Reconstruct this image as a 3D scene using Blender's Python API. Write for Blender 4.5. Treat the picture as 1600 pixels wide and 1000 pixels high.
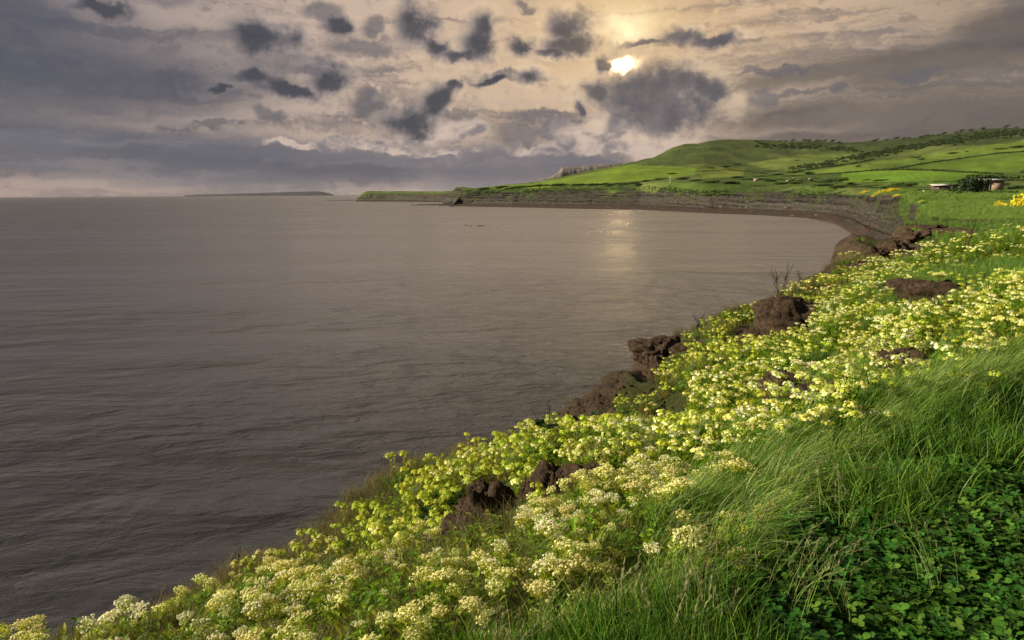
import bpy, math, random
import numpy as np
from mathutils import Matrix, Vector, Euler
random.seed(7); rng = np.random.default_rng(7)
scene = bpy.context.scene
for o in list(bpy.data.objects): bpy.data.objects.remove(o)

# ------------------------------------------------------------------ camera
HAZE = .00001; CAMZ = 20.0; FOC = 1600*24/36
PITCH = math.atan(198/FOC); ROLL = 0.0075
CP, SP, CR, SR = math.cos(PITCH), math.sin(PITCH), math.cos(ROLL), math.sin(ROLL)
F_ = Vector((0, CP, -SP)); U0 = Vector((0, SP, CP)); X0 = Vector((1, 0, 0))
R_ = X0*CR - U0*SR; U_ = X0*SR + U0*CR
cam = bpy.data.cameras.new('camera'); camo = bpy.data.objects.new('camera', cam)
scene.collection.objects.link(camo); scene.camera = camo
cam.lens = 24; cam.sensor_width = 36; cam.sensor_fit = 'HORIZONTAL'; cam.clip_start = 0.05; cam.clip_end = 90000
camo.matrix_world = Matrix(((R_.x, U_.x, -F_.x, 0), (R_.y, U_.y, -F_.y, 0), (R_.z, U_.z, -F_.z, CAMZ), (0, 0, 0, 1)))

def ray(px, py):
    u = float(px-800)/FOC; v = float(500-py)/FOC
    d = F_ + u*R_ + v*U_
    return d
def P(px, py, Y):
    d = ray(px, py); k = float(Y)/d.y
    return Vector((d.x*k, Y, CAMZ + d.z*k))
def PZ(px, py, z):
    d = ray(px, py); k = (z-CAMZ)/d.z
    return Vector((d.x*k, d.y*k, z))
def project(pts):                       # world -> photo pixels (used to know what is in view)
    q = np.asarray(pts, float) - np.array([0, 0, CAMZ])
    f = q@np.array(F_); u = q@np.array(R_); v = q@np.array(U_)
    f = np.where(f < 1e-3, 1e-3, f)
    return 800+FOC*u/f, 500-FOC*v/f
def azel(px, py):
    d = ray(px, py); return math.degrees(math.atan2(d.x, d.y)), math.degrees(math.atan2(d.z, math.hypot(d.x, d.y)))

# ------------------------------------------------------------------ light
SUN_AZ = math.radians(-94); SUN_EL = math.radians(25.0)   # key light added off to the left, away from the veiled sun ahead
sd = Vector((math.sin(SUN_AZ)*math.cos(SUN_EL), math.cos(SUN_AZ)*math.cos(SUN_EL), math.sin(SUN_EL)))
sl = bpy.data.lights.new('sun', 'SUN'); sl.energy = 5.0; sl.angle = math.radians(3.0); sl.color = (1.0, .88, .66)
so = bpy.data.objects.new('sun', sl); scene.collection.objects.link(so)
so.rotation_euler = sd.to_track_quat('Z', 'Y').to_euler(); so.location = (0, 0, 300)
scene.view_settings.view_transform = 'Standard'; scene.view_settings.look = 'None'
scene.view_settings.exposure = 0.70; scene.view_settings.gamma = 1; scene.view_settings.use_curve_mapping = False
scene.cycles.max_bounces = 4; scene.cycles.transparent_max_bounces = 8; scene.cycles.sample_clamp_indirect = 4

class NT:
    def __init__(s, tree): s.t = tree; s.n = tree.nodes; s.l = tree.links
    def node(s, typ, **kw):
        n = s.n.new(typ)
        for k, v in kw.items(): setattr(n, k, v)
        return n
    def put(s, sock, v):
        if isinstance(v, bpy.types.NodeSocket): s.l.new(v, sock)
        else: sock.default_value = v
    def math(s, op, a, b=None, c=None, clamp=False):
        n = s.node('ShaderNodeMath', operation=op); n.use_clamp = clamp
        s.put(n.inputs[0], a)
        if b is not None: s.put(n.inputs[1], b)
        if c is not None: s.put(n.inputs[2], c)
        return n.outputs[0]
    def vmath(s, op, a, b=None, scale=None):
        n = s.node('ShaderNodeVectorMath', operation=op); s.put(n.inputs[0], a)
        if b is not None: s.put(n.inputs[1], b)
        if scale is not None: s.put(n.inputs['Scale'], scale)
        return n.outputs['Value'] if op in ('LENGTH', 'DOT_PRODUCT', 'DISTANCE') else n.outputs[0]
    def comb(s, x, y, z):
        n = s.node('ShaderNodeCombineXYZ'); s.put(n.inputs[0], x); s.put(n.inputs[1], y); s.put(n.inputs[2], z); return n.outputs[0]
    def sep(s, v):
        n = s.node('ShaderNodeSeparateXYZ'); s.put(n.inputs[0], v); return n.outputs
    def noise(s, vec, scale, detail=3, rough=.5, dist=0, color=False, lac=2):
        n = s.node('ShaderNodeTexNoise'); s.put(n.inputs['Vector'], vec); n.inputs['Scale'].default_value = scale
        n.inputs['Detail'].default_value = detail; n.inputs['Roughness'].default_value = rough
        n.inputs['Distortion'].default_value = dist; n.inputs['Lacunarity'].default_value = lac
        return n.outputs['Color' if color else 'Fac']
    def smooth(s, v, a, b, lo=0., hi=1.):
        n = s.node('ShaderNodeMapRange', interpolation_type='SMOOTHSTEP'); s.put(n.inputs['Value'], v)
        n.inputs['From Min'].default_value = a; n.inputs['From Max'].default_value = b
        n.inputs['To Min'].default_value = lo; n.inputs['To Max'].default_value = hi
        return n.outputs[0]
    def mix(s, f, a, b, typ='MIX'):
        n = s.node('ShaderNodeMix', data_type='RGBA', blend_type=typ); s.put(n.inputs[0], f)
        for i, v in ((6, a), (7, b)):
            if isinstance(v, tuple) and len(v) == 3: v = v+(1,)
            s.put(n.inputs[i], v)
        return n.outputs[2]
    def mapping(s, vec, loc=(0, 0, 0), rot=(0, 0, 0), scale=(1, 1, 1), typ='POINT'):
        n = s.node('ShaderNodeMapping', vector_type=typ); s.put(n.inputs[0], vec)
        n.inputs[1].default_value = loc; n.inputs[2].default_value = rot; n.inputs[3].default_value = scale
        return n.outputs[0]

# ------------------------------------------------------------------ sky: thin Nishita sky behind procedural cloud layers
world = bpy.data.worlds.new('World'); scene.world = world; world.use_nodes = True
W = NT(world.node_tree); W.n.clear()
out = W.node('ShaderNodeOutputWorld'); bg = W.node('ShaderNodeBackground'); W.l.new(bg.outputs[0], out.inputs[0])
tc = W.node('ShaderNodeTexCoord'); D = tc.outputs['Generated']
skyt = W.node('ShaderNodeTexSky', sky_type='NISHITA'); skyt.sun_disc = False
skyt.sun_elevation = SUN_EL; skyt.sun_rotation = SUN_AZ; skyt.air_density = 1.0; skyt.dust_density = 3.0; skyt.ozone_density = 1
dx, dy, dz = W.sep(D)
az = W.math('MULTIPLY', W.math('ARCTAN2', dx, dy), 57.29578)
el = W.math('MULTIPLY', W.math('ARCSINE', dz), 57.29578)
A = W.comb(az, el, 0.0)
n_big = W.noise(D, 9, 4, .6, color=True); n_fine = W.noise(D, 38, 5, .62, color=True)
warp = W.vmath('ADD', W.vmath('SCALE', W.vmath('SUBTRACT', n_big, (.5, .5, .5)), scale=3.4),
               W.vmath('SCALE', W.vmath('SUBTRACT', n_fine, (.5, .5, .5)), scale=1.9))
AW = W.vmath('ADD', A, warp)
AS = W.vmath('ADD', A, W.vmath('SCALE', warp, scale=.45))
fine = W.sep(n_fine)[0]
# cloud sheet coordinates: a layer seen in perspective
zz = W.math('ADD', W.math('MAXIMUM', dz, 0.0), .10)
CX = W.math('DIVIDE', dx, zz); CY = W.math('DIVIDE', dy, zz); CL = W.comb(CX, CY, 0.0)
# distance to the sun glow
def ang(px, py, sx=1., sy=1., rot=0., src=A):
    a, e = azel(px, py); k = math.degrees(1/FOC)
    return W.vmath('LENGTH', W.mapping(src, (a, e, 0), (0, 0, math.radians(rot)), (sx*k, sy*k, 1e6), 'TEXTURE'))
sunr = ang(975, 60, 100, 100)
glow_wide = W.math('POWER', 2.718, W.math('MULTIPLY', W.math('POWER', ang(985, 20, 430, 225, 6, AS), 1.35), -1.15))
glow_mid = W.math('POWER', 2.718, W.math('MULTIPLY', W.math('POWER', ang(975, 45, 80, 50, 10, AS), 1.3), -1.3))
core_n = W.math('POWER', 2.718, W.math('MULTIPLY', W.math('POWER', ang(977, 40, 30, 18, 0, AW), 1.5), -1.0))
core2 = W.math('POWER', 2.718, W.math('MULTIPLY', W.math('POWER', ang(975, 95, 7, 3.2, 0, AW), 1.3), -1.0))
# base veil colour
base = W.mix(W.smooth(az, -46, -6), (.088, .088, .115), (.44, .355, .325))
base = W.mix(W.smooth(az, 12, 42), base, (.15, .125, .108))
base = W.mix(W.smooth(az, 60, 150), base, (.115, .115, .13))
base = W.mix(W.smooth(az, -60, -150), base, (.115, .115, .13))
base = W.mix(W.smooth(el, 22, 48), base, (.130, .126, .138))
base = W.mix(glow_wide, base, (.62, .425, .225))
hz_ = W.math('MULTIPLY', W.smooth(el, 3.4, .2), W.smooth(az, -14, -28))
base = W.mix(W.math('MULTIPLY', hz_, .8), base, (.34, .25, .215))
# streaky stratus
st = W.noise(W.mapping(AS, (3, 1, 0), (0, 0, math.radians(-3)), (.035, .22, 1)), 1.0, 5, .6, .6)
stm = W.math('MULTIPLY', W.smooth(st, .44, .66), W.smooth(sunr, .6, 4.5, .12, .85))
base = W.mix(stm, base, (.066, .066, .088))
st2 = W.noise(W.mapping(AS, (1, 7, 0), (0, 0, math.radians(-2)), (.05, .75, 1)), 1.0, 5, .6, .4)
base = W.mix(W.math('MULTIPLY', W.smooth(st2, .48, .66), .6), base, (.075, .074, .098))
base = W.mix(W.math('MULTIPLY', W.math('MULTIPLY', W.smooth(st2, .46, .30), W.smooth(el, 24, 6)), .4), base, (.36, .29, .26))
cirr = W.noise(W.mapping(AS, (9, 4, 0), (0, 0, math.radians(14)), (.05, .38, 1)), 1.0, 5, .65, 1.0)
cm = W.math('MULTIPLY', W.smooth(cirr, .5, .72), W.smooth(az, -8, 14, .15, .75))
base = W.mix(cm, base, W.mix(glow_wide, (.15, .125, .115), (.42, .28, .14)))
cm2 = W.math('MULTIPLY', W.smooth(cirr, .47, .30), .5)
base = W.mix(cm2, base, W.mix(glow_wide, (.24, .21, .205), (.78, .56, .33)))
def ell(lst, src, warpamt=None):
    L = None; sx_, sy_, _z = W.sep(src)
    for c in lst:
        px, py, rx, ry = c[:4]; rot = c[4] if len(c) > 4 else 0
        if L is not None: src = W.comb(sx_, sy_, L)     # z is scaled away; it only keeps the evaluation in order
        d = ang(px, py, rx, ry, rot, src)
        L = d if L is None else W.math('SMOOTH_MIN', L, d, .25)
    return L
# soft darker sheets
soft = [(60, 110, 260, 60, 0), (250, 130, 120, 40, 2), (0, 30, 90, 60), (1540, 75, 200, 26, 9), (1330, 105, 190, 16, 6), (1600, 30, 90, 22, 10),
        (1500, 190, 190, 42, 0), (1250, 185, 160, 22), (60, 215, 150, 28, -2), (300, 240, 200, 26, -1), (1300, 215, 260, 14)]
Ls = ell(soft, AS)
sm = W.math('MULTIPLY', W.smooth(W.math('ADD', Ls, W.math('MULTIPLY', W.math('SUBTRACT', st, .5), 1.6)), 1.45, .35), .8)
base = W.mix(sm, base, W.mix(W.smooth(az, -5, 20), (.060, .064, .088), (.090, .076, .070)))
# slate bank over the horizon
bank = [(560, 262, 240, 34, 1), (330, 248, 230, 22, 1), (120, 222, 190, 16, 0), (760, 262, 170, 38, 0), (880, 262, 120, 30), (430, 280, 160, 12), (90, 255, 120, 10)]
Lb = ell(bank, AS)
bm_ = W.math('MULTIPLY', W.smooth(W.math('ADD', Lb, W.math('MULTIPLY', W.math('SUBTRACT', st2, .5), 1.6)), 1.5, .4), .9)
base = W.mix(bm_, base, W.mix(W.smooth(el, 1.0, 7.0), (.098, .10, .13), (.125, .122, .145)))
base = W.mix(W.math('MULTIPLY', W.math('MULTIPLY', W.smooth(st2, .50, .34), bm_), .55), base, (.235, .205, .215))
base = W.mix(W.math('MULTIPLY', W.math('MULTIPLY', W.smooth(st, .48, .62), bm_), .5), base, (.062, .066, .09))
# lit cumulus tops behind
lit = [(545, 222, 40, 9), (600, 232, 55, 8), (470, 228, 60, 6), (700, 232, 45, 5), (650, 236, 40, 6), (960, 195, 48, 34), (1000, 215, 60, 28), (905, 215, 60, 18, -14),
       (1035, 232, 70, 24), (850, 232, 60, 9), (700, 205, 60, 14, 10), (925, 235, 120, 12), (640, 215, 30, 8)]
AL = W.vmath('ADD', A, W.vmath('SCALE', warp, scale=.8))
Ll = ell(lit, AL)
puff = W.noise(W.mapping(D, (0, 0, 0), (0, 0, 0), (26, 26, 40)), 1.0, 4, .55, .3)
lm = W.smooth(W.math('ADD', Ll, W.math('MULTIPLY', W.math('SUBTRACT', puff, .5), 1.3)), 1.15, .7)
litc = W.mix(W.smooth(puff, .36, .62), (.16, .145, .16), (.52, .41, .345))
litc = W.mix(glow_mid, litc, (.6, .42, .24))
base = W.mix(W.math('MULTIPLY', lm, .88), base, litc)
# mid grey wisps
mid = [(560, 82, 62, 20), (590, 90, 40, 14, 0), (450, 108, 80, 16), (495, 14, 32, 14), (590, 175, 48, 18, -10), (800, 128, 70, 9), (1210, 112, 60, 6, -3), (1195, 154, 26, 12),
       (1240, 148, 35, 5), (1305, 143, 18, 7), (1430, 110, 34, 10), (850, 188, 60, 8), (810, 210, 50, 16), (420, 188, 30, 12, -30), (1060, 65, 100, 9, -2), (80, 165, 90, 5, 3),
       (580, 45, 18, 14), (330, 195, 30, 5), (915, 15, 12, 16, 30), (820, 3, 20, 9), (940, 40, 30, 8)]
Lm = ell(mid, AW)
mm = W.math('MULTIPLY', W.smooth(W.math('ADD', Lm, W.math('MULTIPLY', W.math('SUBTRACT', fine, .5), 1.1)), 1.3, .5), .75)
base = W.mix(mm, base, W.mix(glow_mid, (.105, .097, .11), (.20, .13, .07)))
# sun behind the veil
base = W.mix(W.math('MULTIPLY', glow_mid, .5), base, (.80, .56, .29))
base = W.mix(core_n, base, (1.1, .88, .52))
base = W.mix(core2, base, (85., 58., 28.))
AD = W.vmath('ADD', A, W.vmath('SCALE', warp, scale=.85))
# dark foreground cumulus
dark = [(160, 6, 48, 13, -4), (415, 62, 56, 30, -8), (525, 40, 32, 17, -5), (652, 42, 38, 32, -30), (690, 72, 30, 16, -20), (747, 62, 30, 36), (720, 85, 40, 12), (817, 76, 26, 17),
        (890, 42, 36, 24, -15), (895, 70, 50, 18), (870, 82, 36, 10), (948, 96, 11, 13), (400, 128, 60, 16, -8), (450, 146, 62, 14, -10), (510, 128, 36, 20, 10), (340, 142, 24, 8),
        (640, 188, 48, 26, 15), (680, 160, 48, 22, 40), (712, 135, 14, 14), (650, 205, 30, 16), (833, 128, 30, 15, 10), (770, 132, 34, 7), (1065, 55, 34, 13), (1005, 62, 40, 6), (1120, 58, 42, 8, 4),
        (1005, 140, 92, 36, 4), (1035, 168, 80, 38), (1060, 130, 50, 26), (1100, 140, 34, 20), (1040, 192, 34, 24), (940, 140, 26, 18), (905, 172, 12, 12)]
Ld = ell(dark, AD)
dl = W.math('ADD', Ld, W.math('MULTIPLY', W.math('SUBTRACT', fine, .5), 1.0))
rim = W.math('MULTIPLY', W.math('MULTIPLY', W.smooth(dl, 1.7, 1.1), W.smooth(puff, .42, .62)), W.smooth(sunr, 6.5, 1.5, .10, .5))
base = W.mix(rim, base, W.mix(glow_wide, (.40, .33, .30), (.85, .62, .38)))
dm = W.smooth(dl, 1.3, .42)
dcol = W.mix(W.smooth(W.math('ADD', dl, W.math('MULTIPLY', W.math('SUBTRACT', puff, .5), 1.2)), 1.0, .25), (.17, .15, .16), (.036, .039, .054))
dcol = W.mix(W.math('MULTIPLY', W.smooth(az, 2, 10), .75), dcol, W.mix(W.smooth(fine, .35, .65), (.085, .08, .095), (.14, .125, .135)))
dcol = W.mix(W.math('MULTIPLY', glow_mid, .3), dcol, (.4, .24, .10))
base = W.mix(W.math('MULTIPLY', dm, .93), base, dcol)
# below the horizon: horizon-sky tone, added to brighten the water's reflections
base = W.mix(W.smooth(el, -.1, -3), base, (.20, .18, .17))
sky_s = W.vmath('SCALE', skyt.outputs[0], scale=.08)
final = W.mix(.965, sky_s, base)
W.l.new(final, bg.inputs['Color']); bg.inputs['Strength'].default_value = .77
world.cycles.sampling_method = 'MANUAL'; world.cycles.sample_map_resolution = 1024

# ------------------------------------------------------------------ numpy noise
_perm = rng.random((64, 64, 64))
def vn(x, y, z=None):
    x = np.asarray(x, float); y = np.asarray(y, float); z = np.zeros_like(x) if z is None else np.asarray(z, float)
    xi, yi, zi = np.floor(x).astype(int), np.floor(y).astype(int), np.floor(z).astype(int)
    fx, fy, fz = x-xi, y-yi, z-zi
    fx, fy, fz = (t*t*(3-2*t) for t in (fx, fy, fz))
    r = 0
    for a in (0, 1):
        for b in (0, 1):
            for c in (0, 1):
                r = r + _perm[(xi+a) & 63, (yi+b) & 63, (zi+c) & 63]*(fx if a else 1-fx)*(fy if b else 1-fy)*(fz if c else 1-fz)
    return r*2-1
def fbm(x, y, z=None, o=4, g=.5):
    s = 0; a = 1.; x = np.asarray(x, float); y = np.asarray(y, float); z = np.zeros_like(x) if z is None else np.asarray(z, float)
    for i in range(o):
        s = s+a*vn(x+i*7.3, y+i*3.1, z+i*5.7); x, y, z = x*2.03, y*2.03, z*2.03; a *= g
    return s
def sstep(x, a, b):
    t = np.clip((x-a)/(b-a), 0, 1); return t*t*(3-2*t)

# ------------------------------------------------------------------ mesh helpers
C = scene.collection
def mesh_np(name, V, Fc, mat, col=None, smooth=True, attrs=None):
    me = bpy.data.meshes.new(name); V = np.asarray(V, np.float32)
    if isinstance(Fc, np.ndarray):
        k = Fc.shape[1]; n = Fc.shape[0]
        me.vertices.add(len(V)); me.vertices.foreach_set('co', V.ravel())
        me.loops.add(n*k); me.loops.foreach_set('vertex_index', Fc.astype(np.int32).ravel())
        me.polygons.add(n); me.polygons.foreach_set('loop_start', np.arange(0, n*k, k, dtype=np.int32))
        me.update(calc_edges=True)
    else:
        me.from_pydata([tuple(map(float, v)) for v in V], [], Fc)
    if col is not None:
        a = me.color_attributes.new('Col', 'FLOAT_COLOR', 'POINT')
        c4 = np.ones((len(V), 4), np.float32); c4[:, :3] = col; a.data.foreach_set('color', c4.ravel())
    for k, v in (attrs or {}).items():
        a = me.attributes.new(k, 'FLOAT', 'POINT'); a.data.foreach_set('value', np.asarray(v, np.float32))
    if smooth: me.polygons.foreach_set('use_smooth', np.ones(len(me.polygons), bool))
    for m in (mat if isinstance(mat, (list, tuple)) else [mat]): me.materials.append(m)
    me.validate(); return me
def link(name, data, parent=None, loc=None, rot=None, scale=None, **props):
    o = bpy.data.objects.new(name, data); C.objects.link(o)
    if parent: o.parent = parent
    if loc is not None: o.location = loc
    if rot is not None: o.rotation_euler = rot
    if scale is not None: o.scale = (scale,)*3 if isinstance(scale, (int, float)) else scale
    for k, v in props.items(): o[k] = v
    return o
def grid_faces(nr, nc):
    i = np.arange(nr-1)[:, None]*nc+np.arange(nc-1)[None, :]
    i = i.ravel(); return np.stack([i, i+1, i+nc+1, i+nc], 1)

# ------------------------------------------------------------------ materials
def mat(name):
    m = bpy.data.materials.new(name); m.use_nodes = True; N = NT(m.node_tree); N.n.clear()
    N.out = N.node('ShaderNodeOutputMaterial'); return m, N
def principled(N, col, rough=.8, spec=.3, normal=None):
    p = N.node('ShaderNodeBsdfPrincipled'); N.put(p.inputs['Base Color'], col+(1,) if isinstance(col, tuple) and len(col) == 3 else col)
    N.put(p.inputs['Roughness'], rough); p.inputs['Specular IOR Level'].default_value = spec
    if normal: N.l.new(normal, p.inputs['Normal'])
    return p
def bump(N, h, strength, dist, normal=None):
    b = N.node('ShaderNodeBump'); b.inputs['Strength'].default_value = strength; b.inputs['Distance'].default_value = dist
    N.put(b.inputs['Height'], h)
    if normal: N.l.new(normal, b.inputs['Normal'])
    return b.outputs[0]
def attr(N, n): 
    a = N.node('ShaderNodeAttribute'); a.attribute_name = n; return a
def foliage(name, trans=.4, rough=.55, gain=1.0, var=.25):
    m, N = mat(name); c = attr(N, 'Col').outputs['Color']
    oi = N.node('ShaderNodeObjectInfo').outputs['Random']
    hs = N.node('ShaderNodeHueSaturation'); N.l.new(c, hs.inputs['Color'])
    N.put(hs.inputs['Hue'], N.math('MULTIPLY_ADD', oi, .035, .4825)); hs.inputs['Saturation'].default_value = 1.0
    N.put(hs.inputs['Value'], N.math('MULTIPLY_ADD', N.math('FRACT', N.math('MULTIPLY', oi, 7.31)), 2*var*gain, (1-var)*gain))
    p = principled(N, hs.outputs[0], rough, .25)
    t = N.node('ShaderNodeBsdfTranslucent'); N.l.new(N.mix(1.0, hs.outputs[0], (1.15, 1.1, .7), 'MULTIPLY'), t.inputs[0])
    mx = N.node('ShaderNodeMixShader'); mx.inputs[0].default_value = trans
    N.l.new(p.outputs[0], mx.inputs[1]); N.l.new(t.outputs[0], mx.inputs[2]); N.l.new(mx.outputs[0], N.out.inputs[0])
    return m
M_leaf = foliage('leaf', .5, .5, 1.0)
M_petal = foliage('petal', .45, .7, 1.0, .1)
M_grass = foliage('grass_blade', .38, .45, 1.0, .2)
M_clover = foliage('clover_leaf', .35, .45, 1.0, .2)
M_bush = foliage('bush_leaf', .15, .6, 1.0, .22)
M_gorse = foliage('yellow_blossom', .3, .7, 1.0, .05)
M_dry = foliage('dry_stem', .05, .8, 1.0, .3)
def pos(N): return N.node('ShaderNodeNewGeometry').outputs['Position']

def soil_material():
    m, N = mat('soil'); p = pos(N)
    n1 = N.noise(p, 1.3, 5, .6); n2 = N.noise(p, 14, 5, .65); n3 = N.noise(p, 70, 3, .6)
    c = N.mix(N.smooth(n1, .35, .65), (.036, .024, .015), (.092, .060, .038))
    c = N.mix(N.smooth(n2, .42, .7), c, (.12, .088, .062))
    c = N.mix(N.smooth(n2, .45, .3), c, (.03, .022, .017))
    c = N.mix(N.smooth(attr(N, 'green').outputs['Fac'], .2, .8), c, N.mix(N.smooth(n2, .4, .6), (.03, .045, .010), (.075, .08, .022)))
    h = N.math('ADD', N.math('MULTIPLY', n2, .08), N.math('MULTIPLY', n3, .018))
    pr = principled(N, c, .9, .15, bump(N, h, 1.0, 2.2)); N.l.new(pr.outputs[0], N.out.inputs[0]); return m
M_soil = soil_material()
def clod_material():
    m, N = mat('earth_clod'); p = pos(N)
    n2 = N.noise(p, 9, 6, .7); n3 = N.noise(p, 55, 4, .65)
    c = N.mix(N.smooth(n2, .35, .65), (.030, .020, .013), (.098, .064, .040))
    c = N.mix(N.smooth(n3, .5, .7), c, (.14, .10, .075))
    h = N.math('ADD', N.math('MULTIPLY', n2, .12), N.math('MULTIPLY', n3, .03))
    pr = principled(N, c, .92, .12, bump(N, h, 1.0, 1.0)); N.l.new(pr.outputs[0], N.out.inputs[0]); return m
M_clod = clod_material()
def land_material():
    m, N = mat('land'); p = pos(N); c0 = attr(N, 'Col').outputs['Color']; rk = attr(N, 'rock').outputs['Fac']; bc = attr(N, 'beach').outputs['Fac']
    n1 = N.noise(p, .012, 6, .6); n2 = N.noise(N.mapping(p, scale=(1, 1, 2.5)), .09, 6, .65); n3 = N.noise(p, .6, 4, .6)
    g = N.mix(N.smooth(n1, .38, .64), N.mix(1.0, c0, (.62, .66, .7), 'MULTIPLY'), c0)
    g = N.mix(N.math('MULTIPLY', N.smooth(n2, .52, .7), .75), g, N.mix(1.0, c0, (.5, .5, .55), 'MULTIPLY'))
    g = N.mix(N.math('MULTIPLY', N.smooth(n3, .42, .7), .35), g, N.mix(1.0, c0, (1.3, 1.15, 1.0), 'MULTIPLY'))
    # shale: layered along z
    wob = N.noise(p, .035, 3, .5); z = N.sep(p)[2]
    zl = N.math('ADD', N.math('MULTIPLY', z, .9), N.math('MULTIPLY', wob, 6.0))
    s1 = N.noise(N.comb(0.0, N.math('MULTIPLY', N.sep(p)[0], .012), zl), .5, 4, .7)
    r1 = N.noise(N.mapping(p, scale=(.7, .7, 2.6)), .20, 6, .72); r2 = N.noise(N.mapping(p, scale=(1, 1, 1.6)), .30, 5, .75)
    rc = N.mix(N.smooth(s1, .4, .6), (.009, .0085, .0085), (.072, .064, .056))
    rc = N.mix(N.smooth(r1, .45, .7), rc, (.062, .050, .040))
    rc = N.mix(N.math('MULTIPLY', N.smooth(r2, .54, .70), N.smooth(z, 14.5, 11.0)), rc, (.19, .168, .15))
    rc = N.mix(N.smooth(r1, .48, .30), rc, (.014, .012, .011))
    rc = N.mix(N.smooth(z, 3.6, 2.0), rc, (.022, .019, .017))
    gm = N.math('MULTIPLY', N.math('MULTIPLY', N.smooth(N.noise(N.mapping(p, scale=(1, 1, .9)), .045, 5, .65), .50, .60), N.smooth(z, 4.0, 14.0, .05, .8)), .85)
    rc = N.mix(gm, rc, (.055, .075, .018))
    b1 = N.noise(p, .08, 5, .6); b2 = N.noise(p, 1.2, 4, .7)
    bcx = N.mix(N.smooth(b1, .5, .62), (.045, .037, .030), (.080, .034, .016)); bcx = N.mix(N.smooth(b2, .52, .72), bcx, (.17, .14, .115)); bcx = N.mix(N.smooth(b2, .45, .3), bcx, (.035, .03, .026))
    c = N.mix(rk, g, rc); c = N.mix(bc, c, bcx)
    h = N.math('ADD', N.math('MULTIPLY', n3, .35), N.math('MULTIPLY', N.math('ADD', r1, r2), N.math('MULTIPLY', rk, 2.2)))
    pr = principled(N, c, .9, .12, bump(N, h, .8, 1.0)); N.l.new(pr.outputs[0], N.out.inputs[0]); return m
M_land = land_material()
def water_material():
    m, N = mat('sea_water'); p = pos(N)
    cd = N.node('ShaderNodeCameraData').outputs['View Distance'] if False else None
    q = N.mapping(p, rot=(0, 0, math.radians(-24)), scale=(.5, 1.0, 1))
    w1 = N.noise(q, .17, 3, .5, .4); w2 = N.noise(q, .62, 4, .6, .5)
    q2 = N.mapping(p, rot=(0, 0, math.radians(18)), scale=(.6, 1.0, 1)); w3 = N.noise(q2, 2.4, 4, .62, .4)
    calm = N.noise(N.mapping(p, rot=(0, 0, .1), scale=(.25, 1, 1)), .012, 4, .6)
    k = N.smooth(calm, .36, .64, .35, 1.35)
    w0 = N.noise(q, .065, 3, .5, .6)
    h = N.math('ADD', N.math('ADD', N.math('MULTIPLY', w0, 3.5), N.math('MULTIPLY', w1, 4.6)), N.math('MULTIPLY', w2, 1.35))
    h = N.math('ADD', h, N.math('MULTIPLY', w3, .22)); h = N.math('MULTIPLY', h, N.math('MULTIPLY', k, attr(N, 'chop').outputs['Fac']))
    nr = bump(N, h, 1.0, .62)
    foam = N.smooth(N.noise(N.mapping(p, rot=(0, 0, -.4), scale=(.5, 1, 1)), .5, 6, .7, 1.2),   .70, .80)
    pr = N.node('ShaderNodeBsdfPrincipled')
    N.put(pr.inputs['Base Color'], N.mix(N.math('MULTIPLY', foam, attr(N, 'foam').outputs['Fac']), N.mix(attr(N, 'painted_sheen').outputs['Fac'], (.034, .032, .030), (.150, .133, .121)), (.09, .085, .08)))  # mid-bay base colour lightened to stand in for reflected sky light
    N.put(pr.inputs['Roughness'], N.math('MULTIPLY', attr(N, 'rough').outputs['Fac'], N.smooth(calm, .36, .64, .75, 1.1))); pr.inputs['IOR'].default_value = 1.5; N.l.new(nr, pr.inputs['Normal'])
    N.l.new(pr.outputs[0], N.out.inputs[0]); return m
M_water = water_material()

# ------------------------------------------------------------------ near bank (heightfield around the camera)
ctrl = [(1600,1000,2.25),(1400,1000,2.25),(1200,1000,2.25),(1600,800,3.25),(1400,800,3.2),(1600,650,4.8),(1500,650,4.75),(1600,560,6.4),(1600,500,8.5),(1600,468,12.5),(1600,430,18),(1600,372,36),(1600,357,52),
        (1000,1000,2.4),(700,1000,2.7),(400,1060,2.8),(0,1085,3.0),(850,900,3.4),(1000,900,3.0),(850,800,4.6),(1100,850,3.3),(1200,850,3.0),(1100,740,4.9),(1250,740,4.3),(1400,650,5.3),(1300,700,4.7),
        (1000,700,7.0),(870,725,7.0),(700,765,6.5),(600,885,4.7),(450,950,3.9),(250,1050,3.1),(1250,655,7.6),(1250,575,11),(1150,610,11),(1050,650,10),(950,665,10.3),(1000,575,15.2),(900,655,12.8),
        (1300,510,15),(1400,530,11.3),(1200,500,20.5),(1240,460,25.5),(1350,450,24),(1500,480,14.6),(1450,425,28),(1400,385,46),(1500,372,46),(1480,350,82),(1400,590,7.6),(1500,580,7.2),(950,770,5.3),(760,830,4.6),(800,740,6.6),
        (1060,600,13.2),(1100,540,17),(1330,590,9.4)]
pts = [P(*c) for c in ctrl]
pts = [Vector((p.x, p.y, p.z)) for p in pts]
for a_, r_, z_ in [(-60,.5,18.3),(0,.5,18.4),(60,.5,18.4),(-60,1.2,18.2),(0,1.2,18.35),(60,1.2,18.4),(60,4,18.4),(60,12,18.2),(-60,3,17.6),(55,30,18),(55,70,17.6),(50,120,17.2),(-90,1,18.1),(90,1,18.4),(90,8,18.4),(-90,3,17.6)]:
    pts.append(Vector((math.sin(math.radians(a_))*r_, math.cos(math.radians(a_))*r_, z_)))
PA = np.array([[math.log(math.hypot(p.x, p.y)), math.atan2(p.x, p.y)*1.6, p.z] for p in pts])
def tps(d2): return .5*d2*np.log(d2+1e-12)
n_ = len(PA); K = tps(((PA[:, None, :2]-PA[None, :, :2])**2).sum(-1))+np.eye(n_)*.003
Q = np.c_[np.ones(n_), PA[:, :2]]; MM = np.block([[K, Q], [Q.T, np.zeros((3, 3))]])
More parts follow.
